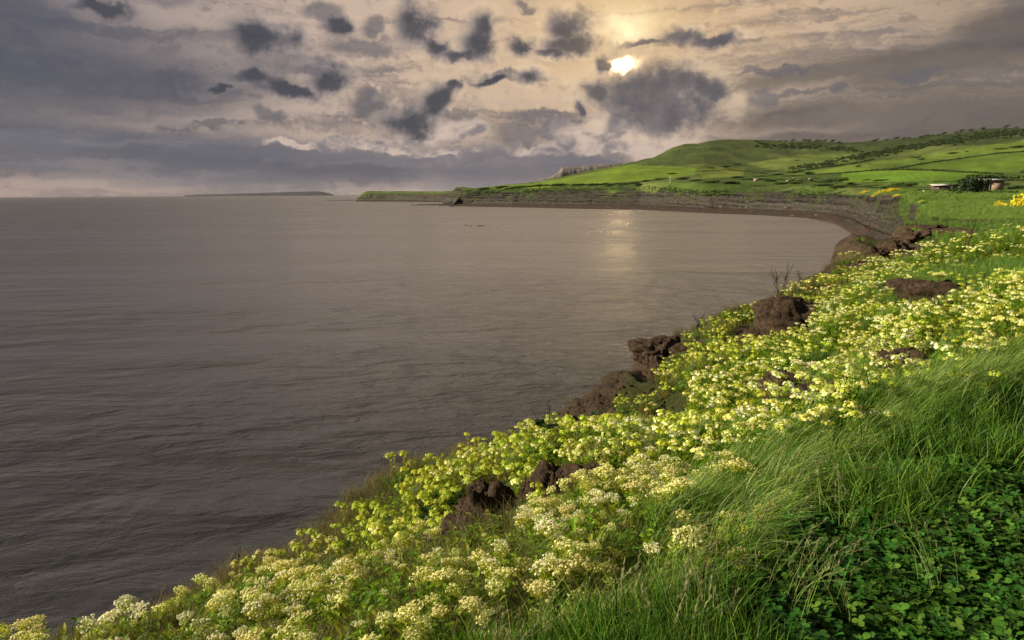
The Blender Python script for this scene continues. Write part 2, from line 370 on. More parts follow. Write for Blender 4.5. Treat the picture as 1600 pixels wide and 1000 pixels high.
wts = np.linalg.solve(MM, np.r_[PA[:, 2], 0, 0, 0])
def rbf(x, y):
    x = np.asarray(x, float); y = np.asarray(y, float); sh = x.shape; x = x.ravel(); y = y.ravel(); res = np.empty(len(x))
    for s in range(0, len(x), 40000):
        u = np.c_[np.log(np.hypot(x[s:s+40000], y[s:s+40000])+1e-6), np.arctan2(x[s:s+40000], y[s:s+40000])*1.6]
        k = tps(((u[:, None]-PA[None, :, :2])**2).sum(-1)); res[s:s+40000] = k@wts[:n_]+wts[n_]+u@wts[n_+1:]
    return res.reshape(sh)
# ------------------------------------------------------------------ where things grow on the near bank
def band(px, py, line, w):
    best = np.full(np.shape(px), 1e9)
    for (ax, ay), (bx, by) in zip(line[:-1], line[1:]):
        ex, ey = bx-ax, by-ay; t = np.clip(((px-ax)*ex+(py-ay)*ey)/(ex*ex+ey*ey), 0, 1); best = np.minimum(best, np.hypot(px-ax-t*ex, py-ay-t*ey))
    return np.exp(-(best/w)**2)
# ground lines (photo pixels of plant feet) along which flowers are thick
FL = [([(0,1130),(200,1085),(330,1040),(420,1005)], 62), ([(420,1010),(560,1000),(660,965),(760,915)], 58), ([(640,965),(760,905),(850,872),(930,835),(985,805)], 32), ([(420,1010),(600,1010),(700,985)], 40), ([(700,1030),(820,975),(930,915)], 34), ([(560,1060),(700,1050)], 36), ([(0,1210),(300,1150),(560,1120)], 60),
      ([(860,735),(1000,738),(1120,742),(1190,718)], 30), ([(1000,765),(1090,748),(1200,700),(1290,664),(1360,622)], 24), ([(1030,800),(1050,765)], 20), ([(960,850),(1040,850),(1080,815)], 26), ([(1130,800),(1200,760)], 16), ([(990,890),(1080,860)], 26), ([(1140,800),(1250,735),(1340,692)], 17), ([(760,960),(900,900),(1000,870)], 42),
      ([(1100,640),(1160,620),(1230,590)], 34), ([(1090,615),(1200,575),(1300,550),(1420,528),(1500,505),(1620,492)], 24), ([(1330,585),(1430,560),(1440,525)], 26), ([(1280,520),(1340,485),(1400,455)], 22),
      ([(1340,450),(1400,425),(1480,400),(1620,382)], 16), ([(1470,600),(1540,560),(1620,540)], 20), ([(1500,505),(1620,470)], 22), ([(1230,660),(1330,640),(1400,615)], 24)]
def flower_density(px, py):
    return np.maximum.reduce([band(px, py, l, w) for l, w in FL])
YB = [([(690,800),(760,735),(860,705)], 26), ([(600,880),(680,850),(720,810)], 24), ([(1040,585),(1100,545),(1190,510)], 20), ([(1180,500),(1300,450),(1380,425)], 18), ([(980,640),(1050,615)], 22), ([(900,680),(960,660)], 12), ([(880,730),(700,830)], 12)]
BARE = [(762,812,52,40), (872,782,40,34), (800,800,60,18), (1238,505,52,26), (1180,525,40,18), (965,608,80,36), (915,655,48,26), (1050,640,36,22), (1020,562,34,22), (1415,592,42,18), (1395,455,0,0), (1440,478,60,10), (1270,645,36,16),
        (1400,395,44,16), (1500,360,70,9), (705,850,26,16), (960,720,0,0), (985,790,34,16), (1380,372,30,20), (890,900,28,18), (1330,520,0,0), (1060,800,18,10), (1340,600,34,12)]
def bare(px, py):
    b = np.zeros(np.shape(px))
    for x, y, a, c in BARE:
        if a: b = np.maximum(b, np.exp(-(((px-x)/a)**2+((py-y)/c)**2)**1.5))
    return b
edge_px = [(200,1062,3.1),(330,1000,3.55),(400,962,3.95),(450,930,4.4),(560,872,5.3),(640,822,6.3),(700,755,8.1),(760,712,9.3),(870,690,11.3),(905,648,13.2),(950,597,14.7),(1000,547,16.6),
           (1050,524,18.3),(1120,500,20.8),(1180,480,23.5),(1240,447,27.5),(1290,432,32),(1340,420,38),(1375,388,50),(1410,362,66),(1450,348,90)]
EP = [P(*e) for e in edge_px]; EP = [(-40, -25), (-14, -7), (-6, -.2), (-3.3, 2.2), (-2.4, 2.9)]+[(p.x, p.y) for p in EP]+[(95, 130), (160, 190)]
EP = np.array(EP)
def edge_sd(x, y):                      # signed distance, + = seaward
    x = np.asarray(x, float); y = np.asarray(y, float); best = np.full(x.shape, 1e9); sg = np.ones(x.shape); nx = np.zeros(x.shape); ny = np.zeros(x.shape)
    for (ax, ay), (bx, by) in zip(EP[:-1], EP[1:]):
        ex, ey = bx-ax, by-ay; L2 = ex*ex+ey*ey
        t = np.clip(((x-ax)*ex+(y-ay)*ey)/L2, 0, 1); qx, qy = ax+t*ex, ay+t*ey
        d = np.hypot(x-qx, y-qy); m = d < best
        best = np.where(m, d, best); sg = np.where(m, np.sign(ex*(y-ay)-ey*(x-ax)), sg); nx = np.where(m, qx, nx); ny = np.where(m, qy, ny)
    return best*sg, nx, ny
def near_z(x, y):
    x = np.asarray(x, float); y = np.asarray(y, float)
    r = np.hypot(x, y); s, qx, qy = edge_sd(x, y)
    w = np.minimum(1, r*.03)
    s2 = s+fbm(x*.5/np.maximum(.3, w*3), y*.5/np.maximum(.3, w*3), o=4)*np.clip(r*.035, .08, 2.5)
    ins = s <= 0
    zi = rbf(np.where(ins, x, qx), np.where(ins, y, qy))
    # little terraces and lumps of slumped clay on the bank
    amp = np.clip((r-2)*.05, .02, .36)*np.clip(1-np.clip(-s/6-.2, 0, 1), .12, 1)
    rough = fbm(x*.55+3, y*.55, o=4, g=.55)*amp*.55+np.abs(vn(x*1.6, y*1.6))*amp*.35
    rough += fbm(x*4, y*4, o=3)*.025-(.35+.65*sstep(s2, -2.5, .5))*np.abs(vn(x*2.3/np.maximum(1, r*.12), y*2.3/np.maximum(1, r*.12), zi*3))*np.clip(r*.014, .01, .5)*sstep(s2, -4, 0)
    bx_, by_ = project(np.stack([x.ravel(), y.ravel(), zi.ravel()], 1)); bx_ = bx_.reshape(x.shape); by_ = by_.reshape(x.shape)
    fwd = y > .5; ta = np.clip(r*.045, .05, .42)*fwd
    rough += ta*(.75*flower_density(bx_, by_)-.9*bare(bx_, by_))
    crx = band(bx_, by_, [(1640,570),(1540,600),(1470,632),(1400,665),(1330,712),(1265,770),(1200,835),(1140,900)], 42)
    low = sstep(bx_, 1150, 1330)*sstep(by_-(570+(1640-bx_)*.52), 10, 120)
    rough += fwd*(+.06*crx*np.clip(r/4, .3, 1.6)-.07*low*sstep(r, .6, 1.6))
    out_ = np.maximum(s2, 0)
    drop = np.where(out_ < 1.2, .45*out_**2*1.05, .45*1.44*1.05+(out_-1.2)*(1.25+1.6*sstep(r, 24, 42)))
    steps = vn(x*.25, y*.25, drop*.45)*np.clip(out_*.35, 0, 1.2)+fbm(x*.9, y*.9, drop*.9, o=4)*np.clip(out_*.2, 0, .55)
    return np.maximum(zi+rough-drop+steps, -2.5), s2
na, nr_ = 620, 520
azs = np.radians(np.linspace(-80, 72, na)); rs = np.geomspace(.35, 135, nr_)
RR, AA = np.meshgrid(rs, azs, indexing='ij'); XX, YY = RR*np.sin(AA), RR*np.cos(AA)
ZZ, S2 = near_z(XX, YY)
green = np.clip(.55+.9*fbm(XX*.7, YY*.7, o=4)-sstep(S2, -.6, .8)*1.1, 0, 1)
ZZ = np.where(RR > 110, ZZ-(RR-110)*.5, ZZ)
me = mesh_np('near_bank', np.stack([XX, YY, ZZ], -1).reshape(-1, 3), grid_faces(nr_, na)[:, ::-1], M_soil, attrs={'green': green.ravel()})
link('near_bank_ground', me, kind='structure')
def nz(x, y): return near_z(x, y)[0]

# ------------------------------------------------------------------ far land: contour lines of the bay lofted into terrain
def pl(lst): return [((lambda p: (math.atan2(p.x, p.y), math.hypot(p.x, p.y), p.z))(P(a, b, c))) for a, b, c in lst]
def pz(lst): return [((lambda p: (math.atan2(p.x, p.y), math.hypot(p.x, p.y), p.z))(PZ(a, b, c))) for a, b, c in lst]
def ry(lst): # px, Y, z
    o = []
    for px, Y, z in lst:
        d = ray(px, 300); o.append((math.atan2(d.x, d.y), Y*math.hypot(d.x, d.y)/d.y, z))
    return o
S1 = ry([(690,1090,-3),(708,1085,-1)])+pz([(718,322.5,0),(800,324,0),(900,326.5,0),(1000,328,0),(1100,333,0),(1200,337,0),(1260,341,0),(1300,349,0),(1325,362,0),(1338,380,0),(1350,402,0)])+ry([(1378,215,0),(1400,190,0),(1425,120,0),(1445,80,0),(1460,60,2),(1600,50,4),(1750,45,5),(1950,40,5)])
S2l = ry([(690,1250,-3),(708,1225,0)])+pz([(718,318.5,2),(800,319.5,2),(900,320.5,2),(1000,321.5,2),(1100,326,2),(1200,328.5,2),(1260,331,2),(1300,335,2),(1325,340,2),(1340,346,2.2),(1352,354,2.5),(1394,368,3)])+ry([(1425,155,3),(1445,105,3),(1460,78,6),(1500,70,10),(1750,60,10),(1950,55,10)])
S3 = pl([(718,308,1240),(740,301,1210),(800,300,1165),(900,298,1095),(1000,298,1010),(1100,304,755),(1200,302,700),(1260,303,622),(1300,305,545),(1325,307,490),(1335,307,440),(1360,307,385),(1395,306,287),(1412,309,250),(1425,322,168),(1445,335,118),(1458,345,92)])+ry([(1500,80,14.5),(1750,75,14.5),(1950,75,14.5)])
S3 = ry([(690,1255,-3),(708,1232,1.5)])+S3
S4 = ry([(690,1300,-3),(708,1290,12)])+pl([(718,297,1285),(760,293,1260),(800,291.5,1230),(900,291,1160),(950,290,1110),(1000,286.5,1060),(1050,284,900),(1100,287,815),(1150,289,790),(1200,291,765),(1260,291,690),(1300,292,610),(1335,294,520),(1360,295,470),(1395,295,350),(1412,299,310),(1425,307,230),(1445,318,170),(1460,329,135),(1600,334,110),(1750,334,105),(1950,334,105)])
S5 = ry([(690,1400,-3)])+pl([(712,297,1350),(718,296.2,1370),(760,292.5,1340),(800,290,1300),(900,287,1230),(1000,281,1120),(1100,283,950),(1200,286,850),(1300,286,740),(1360,286,640),(1412,288,520),(1460,292,430),(1600,293,390),(1750,293,380),(1950,293,380)])
S6 = ry([(690,1500,-3)])+pl([(712,296.5,1500),(718,295.8,1500),(760,292.2,1480),(800,288.7,1450),(850,284.8,1430),(900,280,1400),(1000,269,1350),(1100,265,1280),(1200,269,1220),(1300,265,1170),(1400,262,1120),(1500,262,1060),(1600,260,1000),(1750,258,960),(1950,258,960)])
S7 = ry([(690,1600,-3)])+pl([(712,296,1600),(718,295.6,1600),(800,288,1600),(845,284.2,1600),(880,277,1600),(920,268,1620),(950,263,1650),(985,258,1680),(1020,252,1680),(1050,248,1660),(1100,243,1640),(1200,247,1620),(1300,245,1600),(1400,236,1560),(1500,229,1520),(1600,221,1480),(1750,215,1450),(1950,215,1450)])
S8 = ry([(690,1800,-3)])+pl([(712,295.8,1750),(718,295.4,1750),(800,287.7,1750),(845,283.7,1760),(880,276,1780),(920,267,1800),(950,262.5,1850),(985,256.5,1900),(1000,251,1950),(1020,246,2000),(1035,238,2030),(1050,230,2060),(1068,224.5,2100),(1090,223.5,2100),(1110,219,2150),(1140,217,2180),(1200,218,2200),(1280,220,2200),(1320,222,2200),(1380,219,2200),(1440,214,2180),(1500,206,2150),(1540,201,2130),(1570,199,2120),(1600,200,2120),(1700,203,2100),(1950,215,2000)])
STA = [S1, S2l, S3, S4, S5, S6, S7, S8]
a0, a1 = S1[0][0], S1[-1][0]
NA = 900; AZ = np.linspace(a0, a1, NA)
cols = []
for S in STA:
    S = sorted(S); sa = [s[0] for s in S]
    cols.append((np.interp(AZ, sa, [s[1] for s in S]), np.interp(AZ, sa, [s[2] for s in S])))
cols.insert(0, (cols[0][0]*.9, cols[0][1]*0-4)); cols.append((cols[-1][0]*1.35, cols[-1][1]*.45-5))
for i in range(1, len(cols)): cols[i] = (np.maximum(cols[i][0], cols[i-1][0]+.8), cols[i][1])
sub = [2, 12, 30, 16, 24, 30, 26, 26, 6]
rows_r, rows_z, rows_t = [], [], []
for i, n in enumerate(sub):
    for k in range(n):
        t = k/n; rows_r.append(cols[i][0]*(1-t)+cols[i+1][0]*t)
        tt = t
        rows_z.append(cols[i][1]*(1-tt)+cols[i+1][1]*tt); rows_t.append(i+t)
rows_r.append(cols[-1][0]); rows_z.append(cols[-1][1]); rows_t.append(len(sub))
LR, LZ = np.array(rows_r), np.array(rows_z); LT = np.array(rows_t)[:, None]+0*LR
for _ in range(10):                      # round the creases behind the cliff edge
    m = (LT[1:-1] > 3.2) & (LT[1:-1] < 7.9)
    LZ[1:-1] = np.where(m, .5*LZ[1:-1]+.25*(LZ[2:]+LZ[:-2]), LZ[1:-1])
for _ in range(2):
    LR[:, 1:-1] = .5*LR[:, 1:-1]+.25*(LR[:, 2:]+LR[:, :-2]); 
AG = AZ[None, :]+0*LR; LX, LY = LR*np.sin(AG), LR*np.cos(AG)
onland = sstep(LZ, -2.5, 1.5)
hill = sstep(LT, 4.2, 6.5)*(1-sstep(LT, 7.6, 8.0)*.75)
LZ = LZ+onland*(fbm(LX*.006, LY*.006, o=5)*8.0*hill+fbm(LX*.03, LY*.03, o=4)*1.0*sstep(LT, 3., 3.6)*(1-.4*hill)
       -np.abs(vn(LX*.012+.3*vn(LX*.01, LY*.01), LY*.004))*7*hill)
LZ = np.where(LT > 4, LZ, LZ+sstep(LT, 3, 3.4)*onland*np.abs(vn(LX*.09, LY*.09))*1.4*np.clip(LR/700, .25, 1))
# cliff face relief: gullies and ledges pushed in and out
face = sstep(LT, 1.95, 2.25)*(1-sstep(LT, 3.0, 3.5))
sc = np.clip(LR/500, .45, 2)
push = fbm(LX/(24*sc), LY/(24*sc), LZ*.05, o=5, g=.55)*3.6*sc+vn(LZ*.75+fbm(LX*.02, LY*.02)*2, LX*.008)*1.2*sc+vn(LZ*2.2, LX*.02)*.5*sc
gr_ = np.abs(np.gradient(LR, axis=1))/(AZ[1]-AZ[0])/LR
LR2 = LR+face*push*onland/(1+gr_*.2)
beachm = sstep(LT, 1.0, 1.15)*(1-sstep(LT, 1.95, 2.1))
LZ = LZ+beachm*np.abs(fbm(LX*.06, LY*.06, o=4))*.9*onland
shore = np.exp(-((LT-1.0)/.12)**2)
LZ = LZ+shore*fbm(LX*.035, LY*.035, o=4)*.45*onland
LX, LY = LR2*np.sin(AG), LR2*np.cos(AG)
def landz(x, y):
    a = math.atan2(x, y); r = math.hypot(x, y); f = (a-a0)/(a1-a0)*(NA-1)
    if f < 0 or f >= NA-1: return -5.
    i = int(f); t = f-i
    return float(np.interp(r, LR[:, i], LZ[:, i])*(1-t)+np.interp(r, LR[:, i+1], LZ[:, i+1])*t)
_RA = np.geomspace(55, 3300, 1300)
def hit(px, py, rmin=60, rmax=3200):     # first ground point seen along a line of sight
    d = ray(px, py); h = math.hypot(d.x, d.y); a = math.atan2(d.x, d.y); f = (a-a0)/(a1-a0)*(NA-1)
    if f < 0 or f >= NA-1: return None
    i = int(f); t = f-i; zl = np.interp(_RA, LR[:, i], LZ[:, i])*(1-t)+np.interp(_RA, LR[:, i+1], LZ[:, i+1])*t
    m = np.nonzero((zl >= CAMZ+d.z*_RA/h) & (_RA >= rmin) & (_RA <= rmax) & (zl > .2))[0]
    if not len(m): return None
    k = float(_RA[m[0]])/h; return Vector((d.x*k, d.y*k, float(zl[m[0]])))
ppx, ppy = project(np.stack([LX, LY, LZ], -1).reshape(-1, 3)); ppx = ppx.reshape(LX.shape); ppy = ppy.reshape(LX.shape)
def inpoly(x, y, poly):
    r = np.zeros(x.shape, bool); n = len(poly)
    for i in range(n):
        (x1, y1), (x2, y2) = poly[i], poly[(i+1) % n]
        c = ((y1 > y) != (y2 > y)) & (x < (x2-x1)*(y-y1)/(y2-y1+1e-9)+x1); r ^= c
    return r
colr = np.zeros(LX.shape+(3,)); colr[:] = (.075, .115, .022)
hm = sstep(LT, 5.6, 6.6)[..., None]; colr = colr*(1-hm)+np.array((.072, .098, .026))*hm
patch = (fbm(LX*.008, LY*.008, o=4) > .25)[..., None]; colr = np.where(patch, np.array((.110, .140, .036)), colr)
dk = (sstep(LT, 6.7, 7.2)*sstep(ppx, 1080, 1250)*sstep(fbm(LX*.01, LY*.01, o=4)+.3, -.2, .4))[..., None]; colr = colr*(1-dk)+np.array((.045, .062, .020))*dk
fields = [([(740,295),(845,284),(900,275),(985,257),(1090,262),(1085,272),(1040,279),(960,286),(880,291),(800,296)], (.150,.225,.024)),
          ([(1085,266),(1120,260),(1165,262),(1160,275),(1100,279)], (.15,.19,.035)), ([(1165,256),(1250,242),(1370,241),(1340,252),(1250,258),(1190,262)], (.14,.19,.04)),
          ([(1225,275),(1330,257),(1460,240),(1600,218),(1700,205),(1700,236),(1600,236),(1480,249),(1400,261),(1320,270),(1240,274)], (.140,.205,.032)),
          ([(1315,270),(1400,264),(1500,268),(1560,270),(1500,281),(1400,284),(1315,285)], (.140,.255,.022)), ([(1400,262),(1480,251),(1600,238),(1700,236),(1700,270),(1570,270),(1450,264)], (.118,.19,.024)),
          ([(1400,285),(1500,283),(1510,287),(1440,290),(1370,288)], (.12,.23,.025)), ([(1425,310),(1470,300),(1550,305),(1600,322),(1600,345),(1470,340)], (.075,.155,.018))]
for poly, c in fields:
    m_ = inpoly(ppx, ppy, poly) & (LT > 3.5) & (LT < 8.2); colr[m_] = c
for _ in range(1):
    colr[1:-1, 1:-1] = .4*colr[1:-1, 1:-1]+.15*(colr[2:, 1:-1]+colr[:-2, 1:-1]+colr[1:-1, 2:]+colr[1:-1, :-2])
rock0 = (AG < math.atan2(ray(724, 300).x, ray(724, 300).y))*(LT < 6.2)*1.
rock = sstep(LT, 1.9, 2.05)*(1-sstep(LT+fbm(LX*.04, LY*.04, o=4)*.35*(ppx < 1315), 3.02, 3.3))
rock = np.maximum(rock, rock0)
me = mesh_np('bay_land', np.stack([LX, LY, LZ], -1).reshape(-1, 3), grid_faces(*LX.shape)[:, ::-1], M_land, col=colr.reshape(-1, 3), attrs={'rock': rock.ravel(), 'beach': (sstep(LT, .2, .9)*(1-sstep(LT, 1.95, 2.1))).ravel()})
link('bay_terrain', me, kind='structure')

def ridge_land(name, sil, base, Y, depth, mt, rockfrac, foot=0., topcol=(.075, .12, .022), n=260, rough=1.0):
    """a headland: silhouette heights along the coast, a cliff face in front, ground falling away behind"""
    xs = np.linspace(sil[0][0], sil[-1][0], n)
    tp = np.interp(xs, [s[0] for s in sil], [s[1] for s in sil])
    Ys = np.interp(xs, [b[0] for b in base], [b[1] for b in base])
    V = []; rk = []; prof = [(-.06, -3, 1), (0, 0, 1), (.012, .12, 1), (.03, .3, 1), (.045, .45, 1), (.055, .6, 1), (.075, .75, 1), (.10, .86, 0), (.2, .95, 0), (.35, 1., 0), (.7, .9, 0), (1, -.1, 0)]
    for i, px in enumerate(xs):
        top = P(px, tp[i], Ys[i]+depth*.35); H = top.z-foot
        d = ray(px, 303)
        for f, hh, rf in prof:
            Yy = Ys[i]+depth*f+(fbm(px*.12, hh*3, o=4)*depth*.03*rough if rf else 0)
            z = foot+H*hh if hh >= 0 else (-3 if hh == -3 else -2)
            z += (fbm(px*.15, f*20, o=3)*H*.02 if 0 < hh < 1 else 0)
            V.append((d.x/d.y*Yy, Yy, z)); rk.append(1. if ((rf or rockfrac > .9) and hh <= rockfrac) else 0.)
    np_ = len(prof); V = np.array(V).reshape(n, np_, 3).transpose(1, 0, 2); rk = np.array(rk).reshape(n, np_).T
    return mesh_np(name, V.reshape(-1, 3), grid_faces(np_, n)[:, ::-1], mt, col=np.tile(topcol, (n*np_, 1)), attrs={'rock': rk.ravel(), 'beach': 0*rk.ravel()})
me = ridge_land('headland', [(556,311.5),(561,307),(566,302),(574,298.6),(583,298.3),(600,299),(625,298.6),(650,299),(690,299),(715,297.5),(735,296),(760,294)], [(556,2060),(600,2000),(680,1750),(760,1500)], None, 160, M_land, .6) if False else \
     ridge_land('headland', [(556,311.5),(561,307),(566,302),(574,298.6),(583,298.3),(600,299),(625,298.6),(650,299),(690,299),(715,297.5),(735,296),(760,294)], [(556,2060),(600,1980),(680,1750),(760,1500)], 0, 160, M_land, .78)
link('headland_terrain', me, kind='structure')
M_pcliff, N_ = mat('pale_cliff'); pp_ = pos(N_); q1_ = N_.noise(N_.mapping(pp_, scale=(1, 1, .3)), .03, 5, .65); c_ = N_.mix(N_.smooth(q1_, .35, .65), (.10, .088, .078), (.20, .18, .165)); c_ = N_.mix(attr(N_, 'rock').outputs['Fac'], (.07, .10, .03), c_); pr_ = principled(N_, c_, .9, .1); N_.l.new(pr_.outputs[0], N_.out.inputs[0])
me = ridge_land('far_cliff', [(838,284),(845,280),(852,277.5),(860,275.5),(868,272),(873,268),(876,263),(879,260.5),(890,260.2),(905,259.5),(915,258.6),(930,257),(945,255.6),(965,255.3),(985,254.5),(1000,250),(1030,244)], [(838,2750),(1030,2900)], 0, 500, M_pcliff, 1.5, rough=.35, topcol=(.08,.10,.04))
link('distant_sea_cliff', me, kind='structure')
def isle():
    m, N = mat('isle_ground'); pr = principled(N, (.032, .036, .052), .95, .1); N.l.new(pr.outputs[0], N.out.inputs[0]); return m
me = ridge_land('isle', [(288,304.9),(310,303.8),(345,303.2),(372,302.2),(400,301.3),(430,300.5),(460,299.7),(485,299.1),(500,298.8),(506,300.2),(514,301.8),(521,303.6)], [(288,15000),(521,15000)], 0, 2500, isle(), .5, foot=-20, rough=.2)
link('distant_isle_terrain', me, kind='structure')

# ------------------------------------------------------------------ sea
nr2, na2 = 420, 420
rs = np.concatenate([np.geomspace(6, 700, 330), np.geomspace(720, 60000, 90)]); azs = np.radians(np.linspace(-110, 110, na2))
RR, AA = np.meshgrid(rs, azs, indexing='ij'); XX, YY = RR*np.sin(AA), RR*np.cos(AA)
s_, _, _ = edge_sd(XX[:260], YY[:260]); foam = np.zeros(XX.shape); foam[:260] = np.clip(1-np.abs(s_-16)/17, 0, 1)
ZW = np.zeros(XX.shape)
me = mesh_np('sea', np.stack([XX, YY, ZW], -1).reshape(-1, 3), grid_faces(nr2, na2)[:, ::-1], M_water, attrs={'foam': foam.ravel(), 'painted_sheen': (sstep(np.log(RR), math.log(34), math.log(230))*(1-.75*sstep(-AA, .15, .6))).ravel(), 'chop': np.minimum(1.3, 1.7*(38/RR)**.9).ravel(), 'rough': np.clip(.12+.17*np.log10(RR/40), .12, .36).ravel()})
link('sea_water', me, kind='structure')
#@@VEG
# ------------------------------------------------------------------ plant meshes (numpy buffers)
class Buf:
    def __init__(s): s.V = []; s.F = []; s.C = []
    def quad(s, a, b, c, d, col):
        i = len(s.V); s.V += [a, b, c, d]; s.F.append((i, i+1, i+2, i+3)); s.C += [col]*4
    def strip(s, P1, P2, cols):
        i = len(s.V)
        for a, b, c in zip(P1, P2, cols): s.V += [a, b]; s.C += [c, c]
        for k in range(len(P1)-1): j = i+2*k; s.F.append((j, j+1, j+3, j+2))
    def mesh(s, name, m, smooth=True): return mesh_np(name, np.array([tuple(v) for v in s.V]), np.array(s.F, np.int64), m, col=np.array(s.C), smooth=smooth)
def rv(R, a, b): return R.uniform(a, b)
def perp(d):
    p = d.cross(Vector((0, 0, 1)))
    if p.length < 1e-3: p = Vector((1, 0, 0))
    return p.normalized()
def jit(R, c, v=.2):
    k = R.uniform(1-v, 1+v); h = R.uniform(-v, v)*.4
    return (c[0]*k*(1+h), c[1]*k, c[2]*k*(1-h))
def stem(B, pts, w, col):
    for ax in (0, 1):
        L, R2 = [], []
        for i, p in enumerate(pts):
            d = (pts[min(i+1, len(pts)-1)]-pts[max(i-1, 0)]).normalized(); q = perp(d)
            if ax: q = q.cross(d)
            k = w*(1-.6*i/len(pts)); L.append(p-q*k); R2.append(p+q*k)
        B.strip(L, R2, [col]*len(pts))
def leaf(B, base, d, L, w, col, droop=.3, fold=.25, n=4, tip=None):
    """a folded, drooping lance-shaped leaf"""
    d = d.normalized(); q = perp(d); up = q.cross(d); mid = []; prof = [.25, .85, 1.0, .62, .04] if n == 4 else [.3, 1., .05]
    ts = np.linspace(0, 1, len(prof))
    for t in ts: mid.append(base+d*(L*t)+up*(L*.15*math.sin(t*2))-Vector((0, 0, droop*L*t*t)))
    for sgn in (-1, 1):
        e = [m+q*(sgn*w*p)+up*(fold*w*p) for m, p in zip(mid, prof)]
        cs = [tuple(c*(1+.25*(t-.4)) for c in (tip if (tip and t > .6) else col)) for t in ts]
        B.strip(mid if sgn > 0 else e, e if sgn > 0 else mid, cs)
GREEN_L = (.25, .39, .025); GREEN_M = (.14, .26, .022); GREEN_Y = (.34, .37, .035); REDD = (.32, .09, .025)
def cress_foliage(R, nst, hmin, hmax, spread, palette, lower=None, lean=(0, 0)):
    """upright leafy stems; returns the buffer and where each flower head sits"""
    B = Buf(); heads = []
    for k in range(nst):
        a = R.uniform(0, 6.283); r = spread*math.sqrt(R.uniform(.0, 1)); b = Vector((math.cos(a)*r, math.sin(a)*r, -.04)); h = R.uniform(hmin, hmax)*(1-.35*(r/spread)**2)
        tilt = Vector((math.cos(a)*.28*r/spread+R.uniform(-.1, .1)+lean[0], math.sin(a)*.28*r/spread+R.uniform(-.1, .1)+lean[1], 1)).normalized()
        pts = [b+tilt*(h*t)+Vector((0, 0, 0))+Vector((math.sin(t*3+a), math.cos(t*2+a), 0))*.012 for t in np.linspace(0, 1, 6)]
        sc = jit(R, (.16, .22, .035)); stem(B, pts, .0028, sc)
        nl = int(h/.021); pc = jit(R, palette, .15)
        for i in range(nl):
            t = .06+.86*i/nl; p = b+tilt*(h*t); th = a+i*2.4+R.uniform(-.3, .3); u = R.uniform(.35, 1.0)*(1.1-.3*t)
            d = Vector((math.cos(th), math.sin(th), u)).normalized(); L = (.078-.038*t)*R.uniform(.75, 1.25)
            c = jit(R, pc, .22)
            if lower and t < .35 and R.random() < .55: c = jit(R, lower, .3)
            leaf(B, p, d, L, L*R.uniform(.16, .24), c, R.uniform(.1, .5), .3, 4 if hmin < 1 else 2)
        heads.append((pts[-1], tilt))
    return B, heads
def flower_head(R, rad, nfl, ncl, col, under=(.44, .48, .05)):
    """a corymb: branchlets ending in little domes of four-petalled florets"""
    B = Buf()
    for c in range(ncl):
        a = c*2.4; r = rad*math.sqrt((c+.4)/ncl); hz = .42*rad*(1-(r/rad)**2)+rad*.45+R.uniform(-.1, .1)*rad
        cc = Vector((math.cos(a)*r, math.sin(a)*r, hz)); base = Vector((0, 0, -rad*.5))
        stem(B, [base, base.lerp(cc, .5)+Vector((0, 0, -.1*rad)), cc], rad*.022, jit(R, under, .2))
        nr = cc.normalized(); cr = rad*R.uniform(.20, .30)
        for f in range(nfl):
            d = Vector((R.gauss(0, 1), R.gauss(0, 1), R.gauss(.5, .8))).normalized(); p = cc+d*cr*R.uniform(.7, 1.05); lowf = d.z < -.1
            n = (d+Vector((0, 0, .6))+Vector((R.uniform(-.4, .4), R.uniform(-.4, .4), 0))).normalized(); q = perp(n); q = (Matrix.Rotation(R.uniform(0, 3), 3, n)@q); w = n.cross(q)
            s = rad*R.uniform(.060, .10); kk = R.uniform(.75, 1.1); c4 = tuple(x*kk for x in col) if not lowf else jit(R, under, .3)
            B.quad(p-q*s-w*s*.42, p+q*s-w*s*.42, p+q*s+w*s*.42, p-q*s+w*s*.42, c4)
            p2 = p+n*.0006
            B.quad(p2-w*s-q*s*.42, p2+w*s-q*s*.42, p2+w*s+q*s*.42, p2-w*s+q*s*.42, c4)
        for f in range(4):
            d = Vector((R.gauss(0, 1), R.gauss(0, 1), -.3)).normalized(); leaf(B, base.lerp(cc, .6), d+nr, rad*.35, rad*.07, jit(R, under, .2), .0, .2, 2)
    return B
